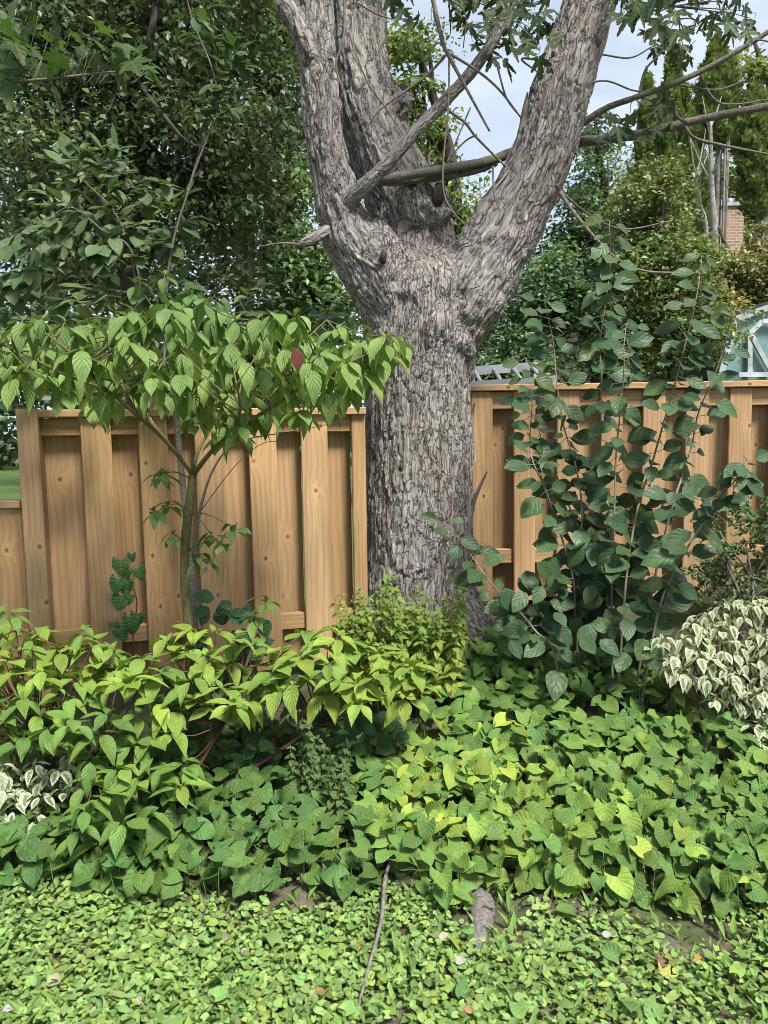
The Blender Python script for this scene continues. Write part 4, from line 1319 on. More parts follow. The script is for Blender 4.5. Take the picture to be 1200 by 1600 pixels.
for (x, y) in sample_poly([(770, 930), (850, 870), (900, 850), (1010, 850), (1060, 900), (1040, 980), (1000, 1020), (900, 1020), (800, 1010)], 95, 17):
    p = P(x, y, random.uniform(3.3, 3.75))
    o = Vector((random.uniform(-.8, .8), random.uniform(-.8, .1), random.uniform(-1.1, -.1)))
    wd.leaf(p, o, Vector((random.uniform(-.4, .4), -.8, .6)), random.uniform(.085, .13), cjit(WC, .3))
wd.finish(340)

# ---- variegated shrubs (white-edged leaves)
VK = dict(veins=5, slant=1.8, gloss=0.25, rough=0.55, trans=0.3, vein_c=0.15, bump=0.7, variegated=True)
def varieg(name, label, poly, n, mind, Y0, Y1, size, seed):
    random.seed(seed)
    cx = sum(p[0] for p in poly) / len(poly); my = max(p[1] for p in poly)
    g0 = P(cx, my, (Y0 + Y1) / 2)
    base = Vector((g0.x, (Y0 + Y1) / 2, gz(g0.x, g0.y)))
    pl = Plant(name, label, 'shrub', base, 'dogwood', VK, 'white_edged_leaf', M_RSTEM)
    ys = [p[1] for p in poly]
    for (x, y) in sample_poly(poly, n, mind):
        Y = Y1 + (Y0 - Y1) * (y - min(ys)) / (max(ys) - min(ys)) + random.uniform(-.05, .05)
        tip = P(x, y, Y)
        if tip.z < gz(tip.x, tip.y) + .05: tip.z = gz(tip.x, tip.y) + .05
        b_ = base.lerp(tip, .55) + Vector((0, .05, -.03))
        pl.twig([b_, b_.lerp(tip, .6) + Vector((0, 0, -.02)), tip], [0.003, 0.0025, 0.0015], 4, 6)
        pl.whorl(tip, random.randint(4, 6), size, lerp((0.17, 0.26, 0.10), (0.42, 0.46, 0.28), random.random() ** 2), droop=(0.0, 1.1), cvar=0.22)
    pl.finish(300)
varieg('variegated_shrub', 'white and green variegated shrub at the right edge above the violets', [(1010, 1010), (1075, 975), (1110, 945), (1160, 925), (1290, 925), (1290, 1210), (1200, 1190), (1165, 1130), (1120, 1110), (1100, 1060), (1050, 1055)], 190, 9, 3.0, 3.45, 0.070, 81)
varieg('variegated_seedling', 'small patch of white-edged leaves under the dogwood at the left edge', [(-40, 1130), (60, 1150), (110, 1150), (125, 1220), (80, 1260), (20, 1285), (-30, 1240)], 34, 12, 2.75, 2.95, 0.070, 83)

# ---- feathery evergreen shrub by the right fence
random.seed(91)
eb = P(1160, 1000, 3.85); eb = Vector((eb.x, 3.85, gz(eb.x, 3.85)))
ev = empty('yew_shrub', eb, 'fine-needled dark evergreen shrub against the right fence behind the variegated shrub', 'shrub')
pp, dd, nn, ss, tt = [], [], [], [], []
for (x, y) in sample_poly([(1080, 900), (1090, 850), (1130, 800), (1180, 775), (1300, 760), (1300, 960), (1100, 960), (1060, 930)], 190, 8):
    c = P(x, y, random.uniform(3.75, 4.2))
    a = random.uniform(0, 6.28)
    ax = Vector((math.cos(a) * .8, random.uniform(-.8, .2), random.uniform(-.1, .8))).normalized()
    for k in range(34):
        t = k / 34
        p = c + ax * t * 0.16
        q = Vector((random.uniform(-1, 1), random.uniform(-1, 1), random.uniform(-1, 1))).normalized() + ax * .6
        pp.append(tuple(p - eb)); dd.append(tuple(q)); nn.append((random.uniform(-.3, .3), -.4, 1)); ss.append(random.uniform(.018, .034)); tt.append(cjit((0.085, 0.145, 0.05), .35))
o = link('foliage', scatter('rhomb', pp, dd, nn, ss, tt), leaf_mat('needle', False, flat=True, trans=0.2, gloss=0.2), ev); o['kind'] = 'stuff'
for k in range(6):
    tube_obj('branch', [eb + Vector((0, 0, -.03)), eb + Vector((random.uniform(-.1, .1), -.05, .25)), P(random.uniform(1090, 1220), random.uniform(800, 900), 3.95)], [0.012, 0.008, 0.004], M_TWIG, ev, 6, 12)

# ---- grape-like vine on the left fence
random.seed(95)
vb = P(205, 1030, 3.66)
vine = Plant('climbing_vine', 'small lobed-leaf vine climbing the gap between left fence boards', 'vine', Vector((vb.x, vb.y, gz(vb.x, vb.y))), 'grape', dict(veins=5, slant=1.5, gloss=0.3, rough=0.5, trans=0.3, vein_c=0.25, bump=0.5), 'vine_leaf', M_RSTEM)
vine.stem([vine.loc, P(208, 1000, 3.64), P(214, 940, 3.62), P(200, 900, 3.61), P(203, 875, 3.61)], [0.003] * 4 + [0.0015], 'stem', 5, 20)
for (x, y, s) in [(188, 882, .075), (206, 872, .04), (184, 912, .07), (198, 915, .07), (215, 895, .06), (190, 938, .075), (203, 935, .06), (206, 972, .085), (186, 988, .07), (215, 965, .06), (178, 980, .05), (197, 898, .05)]:
    p = P(x, y - 6, 3.58 + random.uniform(-.04, .02))
    vine.leaf(p, Vector((random.uniform(-.5, .5), -.15, -1)), Vector((random.uniform(-.3, .3), -1, .35)), s, cjit((0.065, 0.16, 0.05), .2))
vine.finish()

# ================================================================== LOW PLANTS OF THE LAWN EDGE
random.seed(101)
r2 = np.random.default_rng(5)
GC = np.array([0.220, 0.335, 0.090])
def cover(kind, n, size, hgt, ylo, yhi, colr, name, label, mat, up=0.9, seedn=1, thin=True):
    r = np.random.default_rng(seedn)
    x = r.uniform(-2.8, 2.8, n); y = r.uniform(ylo, yhi, n)
    p3 = np.stack([x * 3.2, y * 3.2, np.zeros(n)], -1)
    dens = fbm(p3, 3, 77)
    edge = 2.52 + 0.07 * np.sin(x * 4.3) + 0.06 * np.sin(x * 9.1 + 1)
    bare = 0.9 * np.exp(-((x - 0.6) / 0.16) ** 2 - ((y - 2.46) / 0.05) ** 2) + 0.8 * np.exp(-((x - 0.95) / 0.16) ** 2 - ((y - 2.22) / 0.06) ** 2) + 0.9 * np.exp(-((x + 0.38) / 0.2) ** 2 - ((y - 2.52) / 0.05) ** 2) + np.exp(-((x - 0.32) / 0.13) ** 2 - ((y - 2.36) / 0.13) ** 2) + 0.85 * np.exp(-((x - 0.85) / 0.32) ** 2 - ((y - 2.40) / 0.09) ** 2) + 0.7 * np.exp(-((x + 0.3) / 0.35) ** 2 - ((y - 2.52) / 0.06) ** 2)
    keep = r.random(n) < np.clip(0.86 + 0.45 * dens - (y > edge) * 0.7 - bare * 1.35, 0.02, 1) if thin else np.ones(n, bool)
    x, y = x[keep], y[keep]; n = len(x)
    big = np.clip(fbm(np.stack([x * 2, y * 2, np.ones(n)], -1), 2, 88) * .5 + .5, 0, 1)
    z = ground_z(x, y) + hgt * r.uniform(0.15, 1.0, n)
    a = r.uniform(0, 6.283, n)
    N = np.stack([r.normal(0, .24, n), r.normal(-.22, .26, n), np.full(n, up)], -1)
    D = np.stack([np.cos(a), np.sin(a), r.normal(0, .3, n)], -1)
    S = size * r.uniform(.55, 1.2, n) * (0.8 + 0.4 * big)
    k = r.uniform(.55, 1.3, n)[:, None]
    yel = (r.random(n) < 0.07)[:, None]
    T = np.where(yel, np.array([0.24, 0.30, 0.06]), np.asarray(colr) * np.stack([1 + r.normal(0, .10, n), np.ones(n), 1 + r.normal(0, .12, n)], -1)) * k
    me = scatter(kind, np.stack([x, y, z], -1), D, N, S, T)
    o = link(name, me, mat)
    tag(o, label, 'ground cover', None, 'stuff')
LM = leaf_mat('lawn_leaf', False, veins=4, slant=1.2, gloss=0.3, rough=0.5, trans=0.18, vein_c=0.15, bump=0.4)
cover('round', 60000, 0.0175, 0.045, 1.45, 2.78, GC, 'ground_cover', 'low mat of small round green leaves along the front edge', LM, seedn=3)
cover('spoon', 4500, 0.034, 0.05, 1.45, 2.70, GC * [0.95, 1.0, 1.0], 'plantain_cover', 'scattered spoon-shaped lawn weeds between the round leaves', LM, 0.8, 4)
cover('round', 420, 0.042, 0.06, 1.5, 2.70, GC * [0.8, 0.92, 0.9], 'violet_seedlings', 'larger round violet seedlings dotted over the leaf mat', LM, 0.9, 6)
# grass blades
r = np.random.default_rng(9)
n = 9000
x = r.uniform(-2.1, 2.1, n); y = r.uniform(1.45, 2.6, n)
cl = fbm(np.stack([x * 4, y * 4, np.zeros(n)], -1), 2, 5); kp = r.random(n) < np.clip(.45 + .9 * cl, .08, 1)
x, y = x[kp], y[kp]; n = len(x)
a = r.uniform(0, 6.28, n)
me = scatter('narrow', np.stack([x, y, ground_z(x, y) - .002], -1), np.stack([np.cos(a) * .55, np.sin(a) * .55, np.ones(n)], -1), np.stack([-np.cos(a), -np.sin(a), np.full(n, .5)], -1), r.uniform(.03, .085, n), np.array([0.17, 0.29, 0.07]) * r.uniform(.7, 1.3, n)[:, None])
v_ = np.zeros(len(me.vertices) * 3, np.float32)
tag(link('grass', me, leaf_mat('blade', False, flat=True, trans=0.3, gloss=0.2)), 'thin grass blades between the lawn leaves', 'grass', None, 'stuff')

# ---- litter: stick, wood chip, fallen leaves
M_STICK = bark_mat('grey_dead_stick', (0.11, 0.095, 0.085), (0.26, 0.235, 0.215), None, (40, 40, 40), 0.6)
sp = [groundpt(a, b) + Vector((0, 0, dz)) for a, b, dz in ((638, 1335, .09), (612, 1368, .06), (602, 1400, .055), (598, 1450, .055), (590, 1490, .055), (578, 1530, .05), (566, 1575, .045), (558, 1605, .04))]
sp = [q for q in sp]
stick = empty('fallen_stick', sp[3], 'long thin grey stick lying across the ground cover, pointing at the trunk', 'stick')
tube_obj('shaft', sp, [0.003, 0.006, 0.0075, 0.007, 0.006, 0.005, 0.0045, 0.004], M_STICK, stick, 8, 40, 0.08)
tube_obj('side_twig', [sp[1] + Vector((0, 0, .0)), sp[1] + Vector((-.04, -.02, .02)), sp[1] + Vector((-.09, -.01, .01))], [0.003, 0.002, 0.001], M_STICK, stick, 5, 8)
M_CHIP = bark_mat('raw_wood_chip', (0.30, 0.20, 0.12), (0.52, 0.40, 0.27), None, (20, 80, 80), 0.5)
cp = groundpt(640, 1395)
v, f = tube([cp + Vector((-.05, 0, .03)), cp + Vector((0, .005, .038)), cp + Vector((.055, .012, .03))], [0.007, 0.014, 0.006], 5, 7, 0.25, 2)
o = link('wood_chip', np_mesh('wood_chip', v - np.array(cp), f, False), M_CHIP); o.location = cp
tag(o, 'pale splintered wood chip beside the grey stick', 'wood chip')
FALL = [
    (1068, 1402, 0.075, (0.30, 0.10, 0.045), 'maple', 'curled rust-brown maple leaf at the edge of the violets'),
    (1168, 1362, 0.06, (0.30, 0.12, 0.03), 'maple', 'orange-brown fallen leaf at the right edge among violets'),
    (1097, 1498, 0.035, (0.50, 0.26, 0.05), 'ovate', 'small amber leaf on the bare soil at lower right'),
    (1038, 1530, 0.055, (0.42, 0.46, 0.06), 'oak', 'bright yellow-green fallen leaf at lower right'),
    (1028, 1348, 0.05, (0.55, 0.48, 0.30), 'ovate', 'cream dead leaf standing in the violets on the right'),
    (508, 1552, 0.03, (0.45, 0.17, 0.07), 'ovate', 'tiny orange leaf scrap beside the stick'),
    (725, 1578, 0.03, (0.50, 0.25, 0.14), 'ovate', 'tiny pinkish leaf scrap at the bottom centre'),
    (75, 1530, 0.055, (0.55, 0.50, 0.33), 'ovate', 'pale straw-coloured leaf at the lower left'),
    (90, 1522, 0.035, (0.55, 0.42, 0.06), 'ovate', 'small yellow leaf tip touching the straw-coloured leaf'),
    (220, 1572, 0.035, (0.55, 0.47, 0.42), 'ovate', 'curled whitish leaf near the bottom, left of the stick'),
    (22, 1573, 0.035, (0.55, 0.52, 0.55), 'ovate', 'curled pale lilac scrap in the bottom left corner'),
    (385, 1483, 0.035, (0.50, 0.43, 0.36), 'ovate', 'dry beige curled leaf left of the stick'),
    (344, 1468, 0.035, (0.38, 0.30, 0.27), 'ovate', 'dull grey-brown curled leaf below the shaded violets'),
    (685, 1466, 0.04, (0.58, 0.52, 0.46), 'ovate', 'whitish dead leaf left of the surfacing root'),
    (710, 1504, 0.035, (0.62, 0.62, 0.60), 'ovate', 'white scrap at the end of the surfacing root'),
    (568, 1480, 0.03, (0.36, 0.08, 0.05), 'ovate', 'small dark red leaf touching the stick'),
    (637, 1377, 0.045, (0.48, 0.27, 0.07), 'ovate', 'ochre leaf between stick and violets'),
    (1030, 1510, 0.045, (0.16, 0.05, 0.06), 'maple', 'shrivelled dark purple leaf beside the yellow-green one'),
    (155, 1385, 0.04, (0.30, 0.19, 0.12), 'ovate', 'brown dead leaf under the low dogwood tips'),
    (940, 1462, 0.03, (0.60, 0.56, 0.56), 'ovate', 'tiny white flake on the right-hand bare soil'),
]
random.seed(111)
ML_ = leaf_mat('dead_leaf', True, veins=6, slant=2.0, gloss=0.15, rough=0.7, trans=0.2, vein_c=0.1, bump=0.6)
for (px, py, s, c, kd, lab) in FALL:
    q = groundpt(px, py, 0.035)
    k = random.randrange(len(SH[kd]))
    v, f, uv = SH[kd][k]
    v = v.copy(); v[:, 2] += 0.9 * v[:, 0] ** 2 - 0.25 * np.sin(v[:, 1] * 4) * 0.4      # curled
    me = np_mesh('fallen_leaf', v, f, True, None, uv)
    o = link('fallen_leaf', me, ML_)
    a = random.uniform(0, 6.28)
    x, y, z = leaf_basis(Vector((math.cos(a), math.sin(a) * .6, .1)), Vector((random.uniform(-.2, .2), -.6, 1)))
    s *= 1.05
    c = lerp(c, (0.34, 0.27, 0.18), 0.3)
    o.matrix_basis = Matrix(((x.x * s, y.x * s, z.x * s, q.x), (x.y * s, y.y * s, z.y * s, q.y), (x.z * s, y.z * s, z.z * s, q.z + .005), (0, 0, 0, 1)))
    o.color = (*c, 1)
    tag(o, lab, 'fallen leaf', 'dead leaves on the ground')
# ================================================================== BEYOND THE FENCE
M_DKBARK = bark_mat('dark_trunk_bark', (0.035, 0.030, 0.025), (0.10, 0.085, 0.07), None, (14, 14, 5), 0.8, 0.02)
M_BIRCH = bark_mat('pale_trunk_bark', (0.20, 0.18, 0.16), (0.38, 0.35, 0.32), (0.13, 0.12, 0.10), (10, 10, 4), 0.5, 0.01)
BGL = leaf_mat('far_leaf', False, flat=True, trans=0.36, gloss=0.5, rough=0.42)

def bg_tree(name, label, blobs, n, leaf, colr, kind='rhomb', seed=1, trunk=None, bark=None, clump=0.35, hang=0.0, cvar=0.3, limbs_=(), dens=60, group='trees beyond the fence', col2=None, trunk_px=None):
    """blobs: (px, py, Y, rx_px, ry_px, depth_m). Crown = many clumps of small leaves spread inside the blobs."""
    r = np.random.default_rng(seed); random.seed(seed)
    cs = [(P(b[0], b[1], b[2]), b[3] * b[2] / F_PX, b[4] * b[2] / F_PX, b[5]) for b in blobs]
    x0 = cs[0][0]
    if trunk is None:
        trunk = (x0.x, x0.y)
    base = Vector((trunk[0], trunk[1], float(ground_z(trunk[0], trunk[1]))))
    root = empty(name, base, label, 'tree', group)
    area = np.array([c[1] * c[2] for c in cs]); area = area / area.sum()
    nc = max(6, n // 95)
    ci = r.choice(len(cs), nc, p=area)
    d = r.normal(0, 1, (nc, 3)); d /= np.linalg.norm(d, axis=1)[:, None]
    rad = r.random(nc) ** 0.45
    C = np.array([list(c[0]) for c in cs])[ci]; RX = np.array([c[1] for c in cs])[ci]; RZ = np.array([c[2] for c in cs])[ci]; RD = np.array([c[3] for c in cs])[ci]
    cen = C + d * rad[:, None] * np.stack([RX, RD, RZ], -1)
    cr = clump * r.uniform(.6, 1.6, nc)
    ctint = r.uniform(1 - cvar, 1 + cvar, nc); cmix = r.random(nc)
    li = r.integers(0, nc, n)
    e = r.normal(0, .55, (n, 3)) * cr[li][:, None]
    e[:, 2] *= 0.42 + hang
    e[:, 2] -= 0.35 * (e[:, 0] ** 2 + e[:, 1] ** 2) / np.maximum(cr[li], .05)
    pos = cen[li] + e - np.array(base)
    pos[:, 2] = np.maximum(pos[:, 2], 0.1)
    D = r.normal(0, 1, (n, 3)); D[:, 2] = D[:, 2] * .5 - .35 - hang
    N = r.normal(0, .45, (n, 3)); N[:, 2] += 1.0; N[:, 1] -= .4
    T = np.array(colr)[None] * ctint[li][:, None] * r.uniform(.75, 1.3, n)[:, None]
    if col2 is not None:
        m = (cmix[li] > .62)[:, None]
        T = np.where(m, np.array(col2)[None] * ctint[li][:, None] * r.uniform(.75, 1.3, n)[:, None], T)
    me = scatter(kind, pos, D, N, leaf * r.uniform(.6, 1.3, n), T)
    link('crown', me, BGL, root)
    H = max(c[0].z + c[2] * .5 for c in cs)
    tr = 0.018 * H + 0.02
    tp = [base + Vector((0, 0, -.1)), base + Vector((random.uniform(-.1, .1), 0, H * .35)), base + Vector((random.uniform(-.2, .2), 0, H * .7)), Vector((x0.x, x0.y, H))]
    if trunk_px:
        tp = [P(*q) for q in trunk_px]; tr = trunk_px_r if False else tr
    tube_obj('trunk', tp, [tr * 1.3, tr, tr * .7, tr * .2][:len(tp)], bark or M_DKBARK, root, 9, 16, .06, seed)
    for k in range(5):
        c = cs[random.randrange(len(cs))]
        q = c[0] + Vector((random.uniform(-.7, .7) * c[1], random.uniform(-.5, .5) * c[3], random.uniform(-.3, .7) * c[2]))
        s = Vector(tp[1]).lerp(Vector(tp[2]), random.random())
        tube_obj('limb', [s, s.lerp(q, .5) + Vector((0, 0, .1 * c[2])), q], [tr * .45, tr * .3, tr * .08], bark or M_DKBARK, root, 6, 10, .05, k)
    for (spec, w) in limbs_:
        tube_obj('limb', [P(*q) for q in spec], [w * (1 - .6 * k / (len(spec) - 1)) for k in range(len(spec))], bark or M_DKBARK, root, 7, 16, .05)
    return root

# left: dark wood of willow-like trees
DG1 = (0.100, 0.150, 0.066); DG2 = (0.105, 0.155, 0.068)
bg_tree('willow_tree', 'big dark willow-like tree with hanging leaves at the upper left', [(210, 120, 8.5, 260, 190, 1.3), (120, 300, 8.5, 190, 130, 1.2), (330, 260, 9, 120, 190, 1.2), (60, 60, 8.5, 170, 150, 1.2), (230, -120, 8.5, 260, 140, 1.3)], 44000, .085, DG1, 'rhomb', 201, None, None, .34, .15, .5,
        [([(245, -60, 7.6), (243, 0, 7.5), (238, 40, 7.4), (222, 95, 7.6), (200, 160, 8.3)], .04), ([(200, 90, 8.4), (225, 140, 7.6), (260, 185, 7.3), (290, 220, 7.3), (318, 232, 7.8), (340, 235, 8.6)], .024), ([(200, 90, 8.5), (180, 150, 7.8), (165, 180, 7.6), (140, 215, 8.4)], .018)], col2=(0.16, 0.21, 0.095))
bg_tree('woodland_tree', 'dim woodland tree behind the willow at the far left', [(40, 330, 13, 200, 150, 2), (20, 120, 13, 180, 200, 2), (40, 500, 12, 160, 70, 1.5), (230, 430, 12, 180, 90, 1.5), (230, 560, 12, 200, 60, 1.5)], 17000, .12, DG2, 'rhomb', 203, (-7.5, 13.5), None, .5, 0, .35)
bg_tree('woodland_tree', 'dim woodland tree between the willow and the maple trunk', [(330, 120, 15, 150, 230, 2), (420, 330, 14, 110, 190, 2), (450, 520, 13, 100, 90, 1.5), (400, 560, 12, 170, 60, 1.2)], 15000, .12, (0.11, 0.165, 0.068), 'rhomb', 205, (-2.6, 15), None, .5, 0, .35, col2=(0.10, 0.12, 0.05))
bg_tree('ash_tree', 'brighter green tree peeping between the maple leader and the dark wood', [(445, 60, 11, 55, 110, .8), (440, 250, 11, 60, 120, .8), (470, 430, 10.5, 60, 70, .8), (535, 490, 10.5, 45, 70, .8), (420, -60, 11, 90, 60, .8)], 14500, .11, (0.13, 0.205, 0.075), 'rhomb', 207, (-1.5, 11), None, .30, 0, .35, [([(500, 40, 9.0), (440, 90, 9), (400, 130, 9)], .015)])
bg_tree('woodland_tree', 'tall far woodland tree closing the view at the upper left corner', [(120, 40, 22, 220, 260, 3), (330, 0, 22, 120, 200, 3), (150, 350, 22, 330, 180, 3)], 3500, .24, (0.13, 0.105, 0.05), 'rhomb', 209, (-9, 22), None, .8, 0, .3)

# middle: yellow green tree seen through the fork
bg_tree('yellow_green_tree', 'yellow-green slender tree seen through the fork of the maple', [(640, 110, 15, 45, 70, .7), (655, 200, 15, 60, 80, .8), (700, 330, 15, 55, 70, .8), (740, 360, 15, 50, 70, .8), (660, 60, 15, 40, 40, .6), (620, 300, 15, 60, 120, .8), (690, 480, 15, 90, 80, .8)], 14000, .11, (0.22, 0.29, 0.075), 'rhomb', 211, (1.3, 15), None, .32, 0, .3, col2=(0.12, 0.19, 0.06))
# right: bushes and trees over the fence
bg_tree('dark_bush_tree', 'rounded dark green tree over the right fence beside the trunk', [(830, 470, 12, 75, 75, .9), (800, 560, 11.5, 80, 60, .9), (870, 430, 12, 40, 60, .8), (760, 590, 11, 50, 40, .6)], 16000, .085, (0.095, 0.16, 0.072), 'rhomb', 213, (2.2, 12), None, .28, 0, .35, col2=(0.12, 0.19, 0.07))
bg_tree('mixed_tree', 'loose green tree right of the maple limb with gaps of sky', [(920, 300, 13, 45, 90, .8), (960, 420, 13, 60, 90, .8), (930, 220, 13, 30, 40, .6), (900, 380, 13, 40, 70, .8), (940, 540, 12.5, 70, 50, .8)], 11000, .095, (0.11, 0.18, 0.075), 'rhomb', 215, (3.7, 13), None, .30, 0, .4)
bg_tree('maple_sapling', 'bushy sapling with yellow-green leaves above the middle of the right fence', [(1030, 420, 11, 75, 90, .8), (1010, 330, 11.5, 50, 90, .7), (1060, 500, 11, 75, 70, .8), (985, 540, 11, 50, 45, .6)], 20000, .08, (0.155, 0.22, 0.07), 'rhomb', 217, (4.1, 11), None, .26, 0, .35, col2=(0.17, 0.20, 0.06))
bg_tree('orange_tinged_bush', 'olive bush with orange tints above the greenhouse at the right', [(1120, 455, 14, 65, 50, .8), (1180, 440, 14, 60, 62, .8), (1090, 410, 14, 40, 40, .6), (1240, 400, 14, 60, 90, .8)], 13000, .09, (0.19, 0.22, 0.075), 'rhomb', 219, (6.6, 14), None, .28, 0, .35, col2=(0.24, 0.17, 0.05))
def cedar(label, ax, top, bot, wpx, Y, n, seed, base_px=None, pale=False):
    r = np.random.default_rng(seed); random.seed(seed)
    t0, t1 = P(ax, top, Y), P(ax + 3, bot, Y)
    base = Vector((t1.x, Y, 0.0))
    root = empty('cedar_tree', base, label, 'tree', 'columnar cedars at the right')
    H = t0.z - t1.z; w = wpx * Y / F_PX
    t = r.random(n) ** .75
    prof = np.clip((1.02 - t) * 2.4, 0, 1) ** .8 * np.clip(.35 + t * 4, 0, 1) * (0.8 + .2 * np.sin(t * 40 + r.uniform(0, 6)))
    a = r.uniform(0, 6.283, n)
    rad = w * prof * (0.35 + .65 * r.random(n) ** .4) * (1 + .25 * np.sin(a * 5 + t * 23))
    pos = np.stack([np.cos(a) * rad + (t0.x - base.x) * t + (t1.x - base.x) * (1 - t), np.sin(a) * rad, t1.z + t * H + r.normal(0, .05, n)], -1)
    D = np.stack([np.cos(a) * .6, np.sin(a) * .6, r.uniform(.1, 1.4, n)], -1)
    N = np.stack([np.cos(a), np.sin(a), r.normal(.3, .4, n)], -1)
    T = np.array([0.20, 0.265, 0.095]) * r.uniform(.55, 1.45, n)[:, None]
    link('crown', scatter('rhomb', pos, D, N, r.uniform(.08, .18, n), T), BGL, root)
    tube_obj('trunk', [base, Vector((t1.x, Y, t1.z)), t0 - Vector((0, 0, .3))], [.10, .085, .02], M_BIRCH if pale else M_DKBARK, root, 8, 14)
    for k in range(3):
        x = t1 + Vector((random.uniform(-.5, .5) * w, -w * .3, 0))
        tube_obj('limb', [Vector((x.x + random.uniform(-.15, .15), x.y, .3)), x + Vector((0, 0, -.8)), x + Vector((random.uniform(-.1, .1), 0, .9))], [.045, .035, .02], M_BIRCH, root, 6, 10)
    return root
cedar('columnar cedar with pointed top left of the others, at upper right', 1052, 78, 420, 30, 20, 13000, 231)
cedar('columnar cedar with bare pale lower trunks, second from the left', 1120, 66, 235, 30, 21, 9500, 233, pale=True)
cedar('short narrow cedar tip showing lowest beside the maple limb', 1012, 122, 430, 22, 22, 8500, 235)
cedar('dense cedar reaching down to the brick chimney at the right edge', 1182, 140, 345, 28, 19, 10500, 237, pale=True)
cedar('cedar standing behind the pale bare trunks', 1078, 165, 450, 34, 24, 10500, 239)
cedar('cedar just outside the right edge', 1275, 70, 420, 45, 20, 7500, 241)
bg_tree('tall_yellowing_tree', 'tall yellow-green tree behind the cedars at the upper right corner', [(1175, 120, 27, 60, 60, 1.2), (1190, 220, 27, 60, 90, 1.2), (1130, 100, 28, 20, 30, .6), (1250, 160, 27, 70, 120, 1.4), (1180, 350, 27, 80, 90, 1.4)], 9500, .22, (0.20, 0.25, 0.075), 'rhomb', 243, (14, 27), None, .5, 0, .3)
bg_tree('green_tree', 'mid-green tree filling in behind the bare pale trunks at right', [(1080, 330, 26, 70, 90, 1.5), (1000, 270, 26, 40, 70, 1.2), (1150, 420, 26, 90, 70, 1.4), (1010, 420, 26, 80, 80, 1.4)], 12000, .20, (0.14, 0.20, 0.08), 'rhomb', 245, (10.3, 26), None, .5, 0, .35)
for k, sp in enumerate([[(1116, 395, 18), (1112, 300, 18), (1110, 180, 18)], [(1104, 395, 18.3), (1094, 320, 18.3), (1086, 270, 18.3)]]):
    b = P(*sp[0]); b = Vector((b.x, b.y, 0))
    ro = empty('birch_tree', b, ['bare white-barked trunk standing tallest among the cedars at right', 'thinner bare pale trunk leaning left beside the white one'][k], 'tree')
    tube_obj('trunk', [b] + [P(*q) for q in sp], [.11, .09 - .03 * k, .07 - .025 * k, .03], M_BIRCH, ro, 8, 20, .04)
    for j in range(4):
        s = P(*sp[1]).lerp(P(*sp[2]), random.random()); e = s + Vector((random.uniform(-.5, .5), random.uniform(-.3, .3), random.uniform(.5, 1.2)))
        tube_obj('limb', [s, s.lerp(e, .5) + Vector((0, 0, -.05)), e], [.03, .02, .008], M_BIRCH, ro, 5, 8)

# far wood closing the horizon
r = np.random.default_rng(77)
n = 18000
x = r.uniform(-45, 45, n); y = r.uniform(34, 44, n)
hmax = 6.0 + 1.6 * np.sin(x * .35) + 1.2 * np.sin(x * .9 + 1)
z = hmax * r.random(n) ** .8
me = scatter('rhomb', np.stack([x, y, z], -1), r.normal(0, 1, (n, 3)), r.normal(0, .6, (n, 3)) + [0, -.4, .8], r.uniform(.35, .8, n), np.array([0.06, 0.10, 0.045]) * r.uniform(.6, 1.4, n)[:, None])
tag(link('distant_wood', me, BGL), 'far-off mass of trees along the horizon', 'woodland', None, 'stuff')

# ---- spotted-leaf saplings directly behind the left fence
def understory(name, label, poly, n, mind, Y0, Y1, size, colr, seed, stems, most=300, spots=0.5, Ydir=None):
    random.seed(seed)
    b = P(*stems[0][0]); b = Vector((b.x, b.y, gz(b.x, b.y)))
    pl = Plant(name, label, 'sapling', b, 'ovate', dict(veins=7, slant=2.0, gloss=0.25, rough=0.45, trans=0.32, vein_c=0.15, bump=0.4, spots=spots), 'spotted_leaf' if spots else 'plain_leaf', M_SMOOTH)
    sp = []
    for st in stems:
        pts = [P(*q) for q in st]
        m = len(pts)
        pl.stem(pts, [0.009 - 0.007 * k / (m - 1) for k in range(m)], 'stem', 6, m * 5)
        sp += [Vector(q) for q in catmull([list(q) for q in pts], 12)]
    for (x, y) in sample_poly(poly, n, mind):
        tip = P(x, y, random.uniform(Y0, Y1))
        nr = min(sp, key=lambda q: (q - tip).length)
        dl = (tip - nr).length
        nq = nr if dl < .25 else tip + (nr - tip) * (.25 / dl)
        pl.twig([nq, nq.lerp(tip, .5) + Vector((0, 0, .02)), tip], [0.002, 0.0015, 0.001], 4, 5)
        ax = (tip - nr).normalized() if (tip - nr).length > .01 else Vector((1, 0, 0))
        for k in range(random.randint(4, 6)):
            o = ax * random.uniform(.2, 1) + Vector((random.uniform(-1, 1), random.uniform(-.8, .3), random.uniform(-.6, .25)))
            pl.leaf(tip - ax * random.uniform(0, .12), o, Vector((random.uniform(-.3, .3), -.45, 1)), size * random.uniform(.65, 1.15), cjit(colr, .25))
    pl.finish(most)
understory('cherry_sapling', 'spotted-leaf sapling with long thin stem just over the left fence', [(60, 250), (170, 200), (210, 260), (300, 260), (330, 330), (270, 400), (300, 440), (360, 470), (180, 510), (60, 500), (-60, 500), (-60, 420), (30, 330)], 110, 18, 4.6, 5.6, .135, (0.105, 0.165, 0.065), 301,
           [[(240, 700, 4.9), (250, 430, 4.9), (285, 330, 4.9), (310, 240, 4.9), (345, 140, 4.9), (362, 105, 4.9)], [(230, 700, 4.9), (215, 420, 4.9), (160, 360, 4.9), (110, 320, 4.9)], [(240, 700, 5.1), (200, 380, 5.1), (120, 270, 5.1)]])
